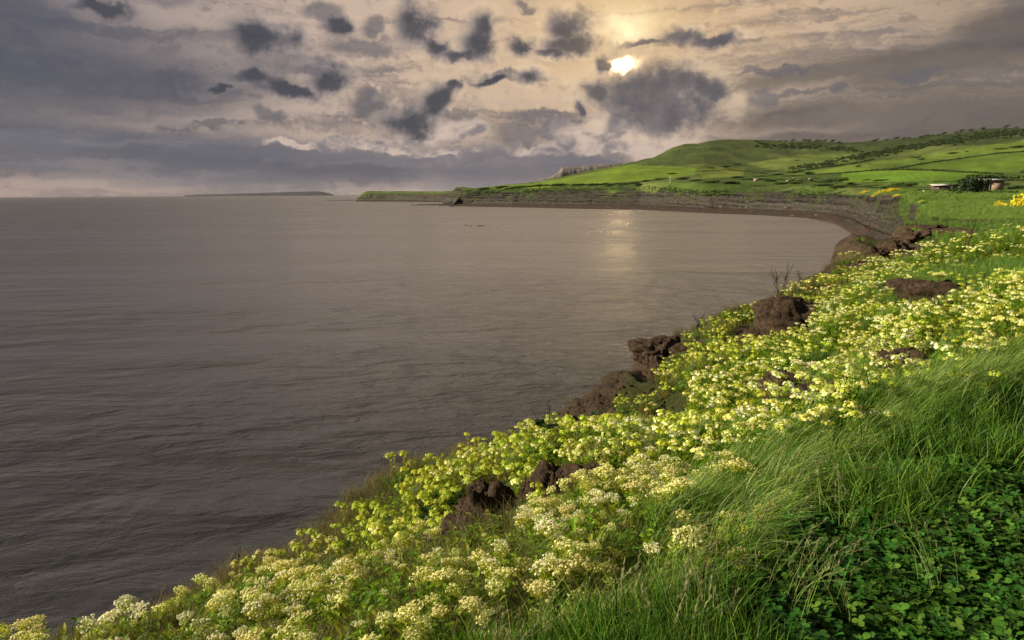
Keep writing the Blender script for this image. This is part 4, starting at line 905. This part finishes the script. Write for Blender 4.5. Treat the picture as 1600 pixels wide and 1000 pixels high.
link('leaf_rosette', broad(Rr, 9, .17, (.085, .15, .03), .05).mesh('rosette', M_leaf), o); link('red_leaf', broad(Rr, 3, .055, (.26, .07, .025), .10).mesh('red_leaf', M_leaf), o, loc=(.05, -.03, .03)); link('stem', twigs(Rr, 2, .2, (.2, .08, .04), .004, 1).mesh('stalk', M_dry), o)
for i, (px, py, h, n, lab) in enumerate([(372,912,.34,4,'leafless dark twigs rising against the sea at the lower left edge'), (352,918,.2,3,'short black twigs just left of the taller leafless ones'), (1216,478,1.7,9,'tall bare dry stalks fanning above the dark leafy plant'), (1255,452,1.0,3,'two dark umbel stalks on the skyline of the bank'),
        (862,690,.5,3,'thin dry stalk leaning beside the dark cabbage on the edge'), (770,712,.4,4,'short dry stalks on the cliff edge above the yellow weeds'), (650,802,.3,6,'brown dry stems on the cliff edge left of the cabbage'), (505,885,.25,7,'dark dry stems on the edge above the flower bank'), (1510,395,1.6,3,'dark upright stalk in the far flower bed'), (1120,640,.4,8,'tangle of brown dry stems among cress above the hollow'), (985,775,.22,10,'tangle of brown dry stems behind the overhanging clay'), (1090,520,.7,6,'reddish dry stems on the point against the sea')]):
    p = nhit(px, py)
    if p is None: continue
    o = thing('dry_stalks', lab, 'dry stalks', p, i, 1); link('stem', twigs(Rr, n, h, (.045, .035, .025), .0035*max(1, p.y/7), 3).mesh('dry_stem', M_dry), o)
# large single clumps standing out of the bank
bigh = [flower_head(Rr, .062, 15, 26, c).mesh('flower_head_mesh', M_petal, False) for c in (CREAM, WHITE)]
for i, (px, py, sc, nh, hgt, lab) in enumerate([(1072,925,1.0,1,.20,'single large round cream flower clump standing in the dark grass'), (1018,905,.62,1,.2,'smaller cream flower head left of the large round clump'), (1162,822,.72,1,.14,'pale greenish seed-like flower ball in the swept grass'), (1215,745,.8,1,.16,'small greenish-cream flower ball on the grass crest'),
        (1075,850,.6,2,.16,'pair of cream heads on leafy stems behind the large round clump'), (940,835,.8,3,.22,'broad cream clump standing over the bare clay'), (1460,468,1.2,3,.28,'lone yellow-green clump standing on the clay ledge'), (1255,622,1.2,2,.2,'round yellow clump at the edge of the dark hollow'), (535,1015,.9,1,.2,'bright white flower head low at the bottom edge'), (855,880,.85,3,.2,'dense bright cream clump below the overhanging clay'), (430,935,.9,3,.2,'tall cream clump on the lower left cliff edge'), (205,1030,1.0,4,.22,'large fuzzy cream clump at the bottom left')]):
    p = nhit(px, py)
    if p is None: continue
    B, hd = cress_foliage(Rr, 6, hgt*.8, hgt, .07, GREEN_L, None); o = thing('cress_plant', lab, 'flowering plant', p, 0, max(sc, .6)*max(1, min(1.6, p.y/6))); link('foliage', B.mesh('foliage_mesh', M_leaf), o)
    for k in range(nh):
        a = k*2.1; link('flower_head', bigh[i % 2], o, loc=(math.cos(a)*.07*(nh > 1), math.sin(a)*.07*(nh > 1), hgt+.02), rot=(.2, 0, a), scale=1.0 if nh == 1 else .85)

# ------------------------------------------------------------------ far things
BC = [((.038, .065, .014), (.065, .10, .02), (.026, .045, .012)), ((.06, .10, .02), (.085, .13, .025), (.04, .07, .016))]
ba = [bush_arrays(Rr, 420, .5, 1, .8, .8, .10, BC[i % 2]) for i in range(4)]; bushm = [bush_mesh('bush_crown', a, M_bush) for a in ba]
ha = [bush_arrays(Rr, 150, .3, 1, .8, .8, .16, BC[0]) for i in range(3)]
ga = [bush_arrays(Rr, 900, .2, 1, 1, .7, .055, ((.85, .68, .02), (.75, .6, .02), (.25, .3, .03))) for i in range(2)]; gorm = [bush_mesh('gorse_crown', a, M_gorse) for a in ga]
M_wood = rock_mat('bark', (.06, .045, .03), (.11, .09, .065))
FLM = [('the flat-roofed shed', 1545, 295), ('the white pole', 1047, 285), ('the yellow cliff-top gorse', 1380, 298), ('the cliff corner', 1335, 300), ('the hill shoulder', 1068, 224), ('the brightest flat field', 1410, 276), ('the big yellow gorse', 1585, 312), ('the round hedge end', 1310, 280), ('the right edge', 1600, 260), ('the left end of the bay cliff', 740, 300), ('the middle of the bay cliff', 900, 295)]
items = []
shr = [(1010,284,22,5),(1032,281,24,7),(1062,281,26,7),(1085,283,22,5),(1000,290,26,5),(975,290,22,4),(950,291,22,4),(1110,286,30,6),(1140,287,34,6),(1172,281,34,5),(1200,284,26,5),(1222,288,34,6),(1245,287,30,5),(1262,280,24,5),(1290,285,28,8),(1312,284,22,10),(1328,288,14,5),
       (1180,291,26,4),(1280,291,34,6),(1310,293,34,6),(1150,278,24,4),(1185,276,26,4),(1210,274,22,4),(1240,270,26,6),(1262,272,20,6),(1205,268,20,4),(900,290,24,5),(870,290,26,5),(840,291,24,5),(810,293,24,5),(780,294,26,5),(755,296,22,5),(925,290,20,5),(735,299,18,4),
       (1352,282,14,3),(1374,283,24,4),(1330,290,30,4),(1365,291,34,4),(1400,290,30,7),(1418,291,24,8),(1440,299,44,6),(1462,302,30,6),(1490,303,36,6),(1385,294,24,5),(1550,279,36,8),(1585,279,40,10),(1605,270,30,8),(1560,290,24,6),(1590,296,44,8),(1620,285,40,10),(1575,303,26,6),(1527,300,22,5),
       (1050,272,20,3),(1108,262,12,3),(1130,261,22,3),(1150,258,16,4),(1245,251,10,2),(1425,247,10,5),(1438,250,9,4),(1350,241,14,3),(1488,240,18,3),(1560,234,16,4),(1585,231,20,4)]
for i, (px, py, w, h) in enumerate(shr):
    p = hit(px, py)
    if p is None: continue
    sc = p.length/FOC; W_ = w*sc*.62; o = link('shrub', bushm[i % 4], loc=p-Vector((0, 0, h*sc*.12)), rot=(0, 0, -math.atan2(p.x, p.y)+rng.normal(0, .25)), scale=(W_, W_*.7, h*sc*1.0), category='shrub', group='wind-bent shrubs on the cliff top and hillside')
    items.append((o, px, py, ['broad low' if w > 2.2*h*2 else 'rounded', 'dark', 'wind-bent'][i % 3 if False else (0 if w > 4*h else 1)]+' shrub'))
label_all([(o, a, b, d) for o, a, b, d in items], None, FLM)
# skyline and hillside trees
tb = [bush_arrays(Rr, 260, .7, .9, .8, .75, .11, BC[0]) for _ in range(3)]; tbm = [bush_mesh('tree_crown', a, M_bush) for a in tb]
B = Buf(); 
for a in range(5):
    c0, c1 = a*1.2566, (a+1)*1.2566; B.quad(Vector((math.cos(c0)*.09, math.sin(c0)*.09, 0)), Vector((math.cos(c1)*.09, math.sin(c1)*.09, 0)), Vector((math.cos(c1)*.04+.2, math.sin(c1)*.04, 1)), Vector((math.cos(c0)*.04+.2, math.sin(c0)*.04, 1)), (.05, .04, .03))
trm = B.mesh('trunk_mesh', M_wood)
items = []
trees = [(px, None, 8, 4.5) for px in (1218,1226,1238,1256,1262,1275,1281,1286,1300,1311,1362,1368,1385,1398,1412,1420,1436,1443,1449,1456,1466,1474,1492,1501,1516,1533,1572,1588)]+[(1433,248,9,6),(1340,262,9,5),(1510,238,8,4)]
for i, (px, py, w, h) in enumerate(trees):
    if py is None:
        f = 150
        py = 180
        while f and hit(px, py, 400) is None and py < 260: py += .7
        py += .8
    p = hit(px, py, 400)
    if p is None: continue
    sc = p.length/FOC; k = float(rng.uniform(.7, 1.3)); o = thing('windswept_tree', '', 'tree', p-Vector((0, 0, 1)), float(rng.normal(0, .3)), 1, 'wind-bent trees along the hilltop'); link('trunk', trm, o, scale=(h*sc*.5, h*sc*.5, h*sc*.5*k)); link('crown', tbm[i % 3], o, loc=(0, 0, h*sc*.3*k), scale=(w*sc*.5*k, w*sc*.45*k, h*sc*.75*k))
    items.append((o, px, py, 'small bent tree'))
label_all(items, None, FLM)
# hedges between the fields
def hedge(line, hgt, label, wpx=1.0, dens=1.0):
    pl_ = []
    for (ax, ay), (bx, by) in zip(line[:-1], line[1:]):
        n = max(2, int(math.hypot(bx-ax, by-ay)/3.2*dens))
        for k in range(n):
            t = k/n; p = hit(ax+(bx-ax)*t+rng.normal(0, .3), ay+(by-ay)*t, 120)
            if p is None: continue
            sc = p.length/FOC; h = hgt*sc*rng.uniform(.6, 1.3); pl_.append((p.x, p.y, p.z-h*.12, 3.6*sc*wpx, 2.4*sc, h, -math.atan2(p.x, p.y), int(rng.integers(0, 3)), float(rng.uniform(.75, 1.2))))
    if pl_: link('hedge', joined('hedge_mesh', ha, pl_, M_bush), label=label, category='hedge')
hedge([(1312,271),(1400,264),(1440,257),(1480,251),(1560,240),(1640,234)], 2.6, 'thin dark hedge climbing rightwards between two green fields')
hedge([(1362,267),(1410,266),(1460,267),(1510,270),(1568,273)], 4.2, 'thick dark hedge along the top of the brightest flat field')
hedge([(1225,276),(1270,273),(1315,271)], 2.4, 'hedge at the lower left corner of the long sloping field')
hedge([(1238,270),(1290,262),(1330,257),(1365,250)], 4.5, 'bushy hedge rising along the upper edge of the long sloping field', 1.3, 1.5)
hedge([(1170,281),(1230,282),(1300,286)], 3.4, 'dark hedge behind the cliff-top shrubs', 1.2)
hedge([(1345,285.5),(1400,286),(1470,284),(1502,284)], 1.2, 'low thin fence-line hedge under the brightest flat field')
hedge([(1320,292),(1370,294),(1412,291)], 3.0, 'dark hedge just behind the yellow cliff-top gorse', 1.2)
hedge([(1090,268),(1130,266),(1165,268),(1200,272)], 1.8, 'broken scrubby hedge below the olive field on the hill')
hedge([(790,296),(850,290.5),(940,289),(1000,287)], 4.0, 'dark scrub hedge along the left cliff top', 1.5, 1.2)
hedge([(1530,281),(1570,283),(1640,282)], 4.0, 'dark hedge at the right end of the flat fields', 1.5, 1.4)
hedge([(1520,296),(1570,300),(1640,300)], 3.5, 'dark scrub hedge right behind the shed', 1.4, 1.4)
# woodland on the slope
pl_ = []
for ln, w_ in (([(1290,256),(1335,246),(1380,238),(1430,229),(1480,222),(1530,214),(1600,208)], 5), ([(1340,248),(1400,236),(1450,226),(1500,216)], 4), ([(1180,226),(1260,230),(1340,236)], 4), ([(1520,217),(1560,209),(1640,208)], 5), ([(1235,263),(1290,257)], 4)):
    for (ax, ay), (bx, by) in zip(ln[:-1], ln[1:]):
        for k in range(60):
            t = rng.random(); p = hit(ax+(bx-ax)*t, ay+(by-ay)*t+rng.normal(0, w_*.5), 500)
            if p is None: continue
            sc = p.length/FOC; h = rng.uniform(2.2, 4.2)*sc; pl_.append((p.x, p.y, p.z-h*.1, h*1.1, h*1.1, h*.9, rng.uniform(0, 6), int(rng.integers(0, 3)), float(rng.uniform(.7, 1.25))))
link('hillside_wood', joined('wood_mesh', ha, pl_, M_bush), kind='stuff', label='dark band of woodland running up the far hillside')
# scrub and bracken sprinkled over land and cliffs
pl_ = []
for _ in range(1500):
    px = rng.uniform(730, 1640); py = rng.uniform(225, 300); p = hit(px, py, 120)
    if p is None: continue
    v = vn(p.x*.006, p.y*.006)+.6*vn(p.x*.03, p.y*.03)
    infield = any(inpoly(np.array([px]), np.array([py]), f[0])[0] for f in fields)
    if v < (.15 if not infield else .95) or p.z < 8: continue
    sc = p.length/FOC; h = rng.uniform(.5, 1.5)*sc; pl_.append((p.x, p.y, p.z-h*.15, h*rng.uniform(1.2, 2.6), h, h*.8, -math.atan2(p.x, p.y)+rng.normal(0, .4), int(rng.integers(0, 3)), float(rng.uniform(.9, 1.7))))
link('hillside_scrub', joined('scrub_mesh', ha, pl_, M_bush), kind='stuff', label='low scrub dotted over the hillsides')
pl_ = []
for _ in range(1500):
    px = rng.uniform(722, 1330); py0 = np.interp(px, [722,800,1000,1100,1300,1400,1425], [303,299,296,302,303,303,318]); p = hit(px, py0+rng.normal(0, 2.6)-1.5, 100)
    if p is None or p.z < 7: continue
    sc = p.length/FOC; h = rng.uniform(1.0, 2.6)*sc; pl_.append((p.x, p.y, p.z-h*.3, h*1.5, h, h*.8, -math.atan2(p.x, p.y)+rng.normal(0, .3), int(rng.integers(0, 3)), float(rng.uniform(.9, 2.2))))
link('cliff_edge_scrub', joined('edge_scrub_mesh', ha, pl_, M_bush), kind='stuff', label='ragged grass and scrub hanging over the cliff edge')
# gorse
for i, (px, py, w, h, lab) in enumerate([(1588,326,44,20,'big mass of bright yellow gorse at the right edge below the shed'), (1610,324,40,24,'tallest yellow gorse mound partly cut off by the right edge'), (1556,324,16,8,'small yellow gorse sprig left of the big mass'), (1352,301,14,7,'small yellow gorse patch at the left of the cliff corner'), (1376,301,24,8,'bright yellow gorse patch on the cliff top at the bay corner'),
        (1394,298,22,8,'yellow gorse rising to the right on the cliff top'), (1366,306,14,6,'yellow gorse hanging just over the cliff edge'), (1402,306,12,6,'pale yellow gorse tuft right of the cliff-top patches'), (1438,316,10,6,'tiny yellow gorse tuft on the grassy slope edge')]):
    p = hit(px, py, 70)
    if p is None: continue
    sc = p.length/FOC; link('gorse_bush', gorm[i % 2], loc=p-Vector((0, 0, h*sc*.2)), rot=(0, 0, -math.atan2(p.x, p.y)), scale=(w*sc*.6, w*sc*.5, h*sc*(1.9 if i < 3 else 1.1)), label=lab, category='gorse')
# tussocks on the plateau between the bank and the sheds
tp_, tr_, ts_, ti_ = [], [], [], []
for _ in range(9000):
    px = rng.uniform(1405, 1720); py = 297+50*rng.random()**1.2; p = hit(px, py, 62)
    if p is None or p.z < 11 or p.length > 420: continue
    if vn(p.x*.09, p.y*.09) < -.35: continue
    tp_.append(p); tr_.append((rng.normal(0, .08), rng.normal(0, .08), rng.uniform(-.8, .8))); ts_.append(rng.uniform(1.6, 3.0)*(p.length/150)**.5); ti_.append(int(rng.integers(0, 4)))
scatter('plateau_grass', [tuple(p) for p in tp_], tr_, ts_, ti_, [t_pale[0], t_sw[0], t_sw[1], t_up[0]], 'rough tussocky grass on the plateau behind the bank')

# ------------------------------------------------------------------ sheds, pole
def flat(name, c, rough=.8):
    m, N = mat(name); n1 = N.noise(pos(N), .9, 5, .6); pr = principled(N, N.mix(N.smooth(n1, .3, .7), tuple(v*.75 for v in c), c), rough, .2); N.l.new(pr.outputs[0], N.out.inputs[0]); return m
M_pink, M_roof, M_dark, M_pale, M_teal, M_white, M_board = flat('pink_plaster', (.40, .28, .22)), flat('grey_roof', (.42, .41, .42), .6), flat('dark_opening', (.02, .018, .016)), flat('pale_sheet', (.55, .52, .5), .5), flat('teal_tarp', (.05, .20, .20)), flat('white_paint', (.75, .75, .72)), flat('dark_boards', (.10, .075, .055))
def box(name, m, parent, c, d, rot=(0, 0, 0), bev=0.):
    V = np.array([(sx*d[0]/2, sy*d[1]/2, sz*d[2]/2) for sx in (-1, 1) for sy in (-1, 1) for sz in (-1, 1)]); F = np.array([(0,1,3,2),(4,6,7,5),(0,4,5,1),(2,3,7,6),(0,2,6,4),(1,5,7,3)])
    return link(name, mesh_np(name+'_mesh', V, F, m, smooth=False), parent, loc=c, rot=rot)
def ground(px, Y):
    d = ray(px, 297); k = Y/d.y; return Vector((d.x*k, Y, landz(d.x*k, Y)))
def at_scale(p): return p.length/FOC
p = ground(1542, 300); k = at_scale(p); sh = thing('flat_roofed_shed', 'pinkish flat-roofed shed with a dark doorway and overhanging grey roof', 'shed', p, -.35, 1.15)
box('wall', M_pink, sh, (2.3, 0, 2.1), (4.6, 5, 4.4)); box('wall', M_board, sh, (-3.6, .3, 1.7), (5.2, 4.2, 3.4)); box('door', M_dark, sh, (-.9, -2.25, 1.7), (2.2, .2, 3.2)); r_ = box('roof', M_roof, sh, (.6, -.2, 4.5), (9.6, 6.4, .45), (.03, .03, 0)); box('fascia', M_white, r_, (0, -3.23, 0), (9.7, .08, .5)); box('window', M_dark, sh, (-4.2, -1.83, 2.0), (1.4, .1, 1.0)); box('porch_roof', M_pale, sh, (-3.9, -1.5, 4.05), (5.6, 4.4, .25), (.06, -.04, 0)); box('post', M_board, sh, (-6.2, -3.4, 1.8), (.2, .2, 3.8)); box('post', M_board, sh, (-1.6, -3.4, 1.8), (.2, .2, 3.8))
p = ground(1474, 310); lo = thing('low_shed', 'long low shed with a pale sheet roof left of the dark tree', 'shed', p, -.3)
box('wall', M_board, lo, (0, 0, 1.3), (10, 4, 2.8)); r_ = box('roof', M_pale, lo, (-1, -.2, 2.95), (8.4, 5.2, .3), (.10, 0, 0)); box('roof_patch', M_roof, r_, (1.4, .4, .2), (3.6, 3.4, .12)); box('doorway', M_dark, lo, (3.4, -2.03, 1.2), (1.6, .12, 2.3)); box('window', M_roof, lo, (-2.4, -2.03, 1.6), (1.6, .12, .9))
p = ground(1510, 288); tr = thing('sheltering_tree', 'dense dark wind-bent tree between the two sheds', 'tree', p, -.3); link('trunk', trm, tr, scale=(5, 5, 5)); link('crown', bush_mesh('crown_mesh', bush_arrays(Rr, 2200, .35, 1, .8, .8, .055, ((.014, .03, .009), (.03, .05, .014))), M_bush), tr, loc=(-1, 0, .3), scale=(8.5, 6, 10.5))
p = ground(1447, 290); b_ = thing('leaning_plank', 'pale plank leaning in the scrub left of the low shed', 'plank', p, 0); box('board', M_white, b_, (0, 0, 1.0), (3.6, .25, .2), (0, .62, 0))
p = ground(1550, 285); t_ = thing('tarpaulin', 'teal tarpaulin sheet sagging on the ground below the flat-roofed shed', 'tarpaulin', p, .2)
V = []; 
for i in range(9):
    for j in range(5): V.append((i*.6-2.4, j*.5, .2+1.3*(1-i/9)+.25*math.sin(i*1.7+j)))
link('sheet', mesh_np('tarp_mesh', V, grid_faces(9, 5), M_teal), t_)
p = hit(1047, 287, 200); k = at_scale(p); fp = thing('signal_pole', 'thin white pole standing among shrubs on the far cliff top', 'pole', p)
box('pole', M_white, fp, (0, 0, k*5), (k*.5, k*.5, k*12)); box('footing', M_roof, fp, (0, 0, .1), (k*2, k*2, .6))
for i, (px, py, w, h, m_, lab) in enumerate([(1182,283,8,3.5,M_pink,'small pink-grey cottage half hidden by far shrubs'), (1241,280,3,2.5,M_teal,'tiny blue-green hut among the far shrubs'), (1266,283,6,4,M_board,'small grey hut above the cliff'), (1232,284,7,2,M_pink,'low pinkish ruin next to the tiny blue-green hut')]):
    p = hit(px, py, 200)
    if p is None: continue
    k = at_scale(p); h_ = thing('cottage', lab, 'hut', p, -.4); box('wall', m_, h_, (0, 0, h*k*.4), (w*k, w*k*.7, h*k)); box('roof', M_roof, h_, (0, 0, h*k*.93), (w*k*1.1, w*k*.8, h*k*.16)); box('doorway', M_dark, h_, (0, -w*k*.35-.1, h*k*.3), (w*k*.2, .2, h*k*.6))
# ------------------------------------------------------------------ rocks along the shore
M_wet = rock_mat('wet_rock', (.018, .016, .014), (.06, .05, .043)); M_palerock = rock_mat('pale_rock', (.12, .10, .085), (.42, .37, .33))
def ledge(name, pts_, mt, lab):
    V = []; n = 60
    for i in range(n):
        t = i/(n-1); px = np.interp(t, np.linspace(0, 1, len(pts_)), [q[0] for q in pts_]); py = np.interp(t, np.linspace(0, 1, len(pts_)), [q[1] for q in pts_]); w = np.interp(t, np.linspace(0, 1, len(pts_)), [q[2] for q in pts_])
        c = PZ(px, py, 0); w *= c.y*c.y/(CAMZ*FOC)
        for f, hh in ((-1.05, -.8), (-1, .15), (-.6, .9), (0, 1.1), (.6, .9), (1, .2), (1.05, -.8)):
            V.append((c.x, c.y+w*f*(1+.3*fbm(i*.35, f, o=3)), hh*(.7+.5*fbm(i*.4, f*2, o=3)) if hh > 0 else hh))
    link(name, mesh_np(name+'_mesh', np.array(V), grid_faces(n, 7), mt), label=lab, category='rock ledge')
ledge('rock_ledge', [(643,320.8,.2),(665,320,.7),(690,319.6,1.2),(715,320.2,2.2),(740,321,1.6)], M_wet, 'long thin rock ledge running out from the foot of the bay cliff')
ledge('rock_ledge', [(513,313.2,.15),(535,312.9,.35),(560,312.8,.5)], M_wet, 'thin dark ledge off the tip of the far headland')
for px, py, w in ((750,353,14),(728,352,5),(735,353.5,4)):
    c = PZ(px, py, 0); k = at_scale(c); link('sea_rock', clod_mesh(px, w*k*.5, w*k*.9, .5, .4, 0, .3, 24).copy(), loc=(c.x, c.y, -.05), label={14: 'dark rock awash in the middle of the bay', 5: 'tiny rock awash left of the larger one, farther out', 4: 'tiny rock awash left of the larger one, nearer'}[w], category='rock'); C.objects[-1].data.materials[0] = M_wet
wr = [clod_mesh(200+i, 1, .8, .45, .45, 0, .2, 16) for i in range(4)]; pr_ = [m_.copy() for m_ in wr]
for m_ in wr: m_.materials[0] = M_wet
for m_ in pr_: m_.materials[0] = M_palerock
P_, R2_, S_, I_ = [], [], [], []
for _ in range(5200):
    px = rng.uniform(735, 1420); base = np.interp(px, [735,1000,1100,1200,1260,1300,1325,1340,1360,1394,1420], [320,326,331,335,340,349,362,378,395,400,400]); top = np.interp(px, [735,1000,1100,1200,1260,1300,1340,1394,1420], [318.5,321,326,328,331,335,346,367,385])
    py = rng.uniform(top-.6, base+.8); c = PZ(px, py, 0); z_ = max(landz(c.x, c.y), -.1)
    if z_ > 5: continue
    k = at_scale(c); s_ = k*rng.lognormal(-.95, .55)*.9; P_.append((c.x, c.y, z_)); R2_.append((0, 0, rng.uniform(0, 6))); S_.append((s_, s_*rng.uniform(.7, 1.3), s_*.8)); I_.append(int(rng.integers(0, 8) if rng.random() < .5 else rng.integers(0, 4)))
scatter('shore_stones', P_, R2_, S_, I_, wr+pr_, 'dark and pale stones strewn along the beach at the cliff foot')
P_, R2_, S_, I_ = [], [], [], []
for _ in range(600):
    px = rng.uniform(1040, 1450); lo_, hi_ = np.interp(px, [1040,1150,1300,1350,1400,1450], [310,309,310,320,330,350]), np.interp(px, [1040,1150,1300,1350,1400,1450], [322,326,330,345,362,372]); py = rng.uniform(lo_, hi_); p = hit(px, py, 90)
    if p is None or p.z > 15 or (px > 1310 and rng.random() < .5): continue
    k = at_scale(p); s_ = k*rng.lognormal(-.55, .5); P_.append(tuple(p)); R2_.append((rng.uniform(-.3, .3), rng.uniform(-.3, .3), rng.uniform(0, 6))); S_.append((s_*1.2, s_, s_*.6)); I_.append(int(rng.integers(0, 8) if rng.random() < .5 else rng.integers(0, 4)))
scatter('cliff_blocks', P_, R2_, S_, I_, wr+pr_, 'pale and dark blocks of stone sticking out of the shale cliff')
# ------------------------------------------------------------------ air
V = np.array([(sx, sy, sz) for sx in (-9000, 9000) for sy in (-300, 22000) for sz in (-6, 330)], float); F = np.array([(0,1,3,2),(4,6,7,5),(0,4,5,1),(2,3,7,6),(0,2,6,4),(1,5,7,3)])
m_, N_ = mat('haze_air'); pv = N_.node('ShaderNodeVolumePrincipled'); pv.inputs['Color'].default_value = (.80, .76, .78, 1); pv.inputs['Density'].default_value = HAZE; pv.inputs['Anisotropy'].default_value = .3
N_.l.new(pv.outputs[0], N_.out.inputs['Volume']); link('haze', mesh_np('haze_mesh', V, F, m_, smooth=False), kind='stuff', label='thin evening haze over the bay')
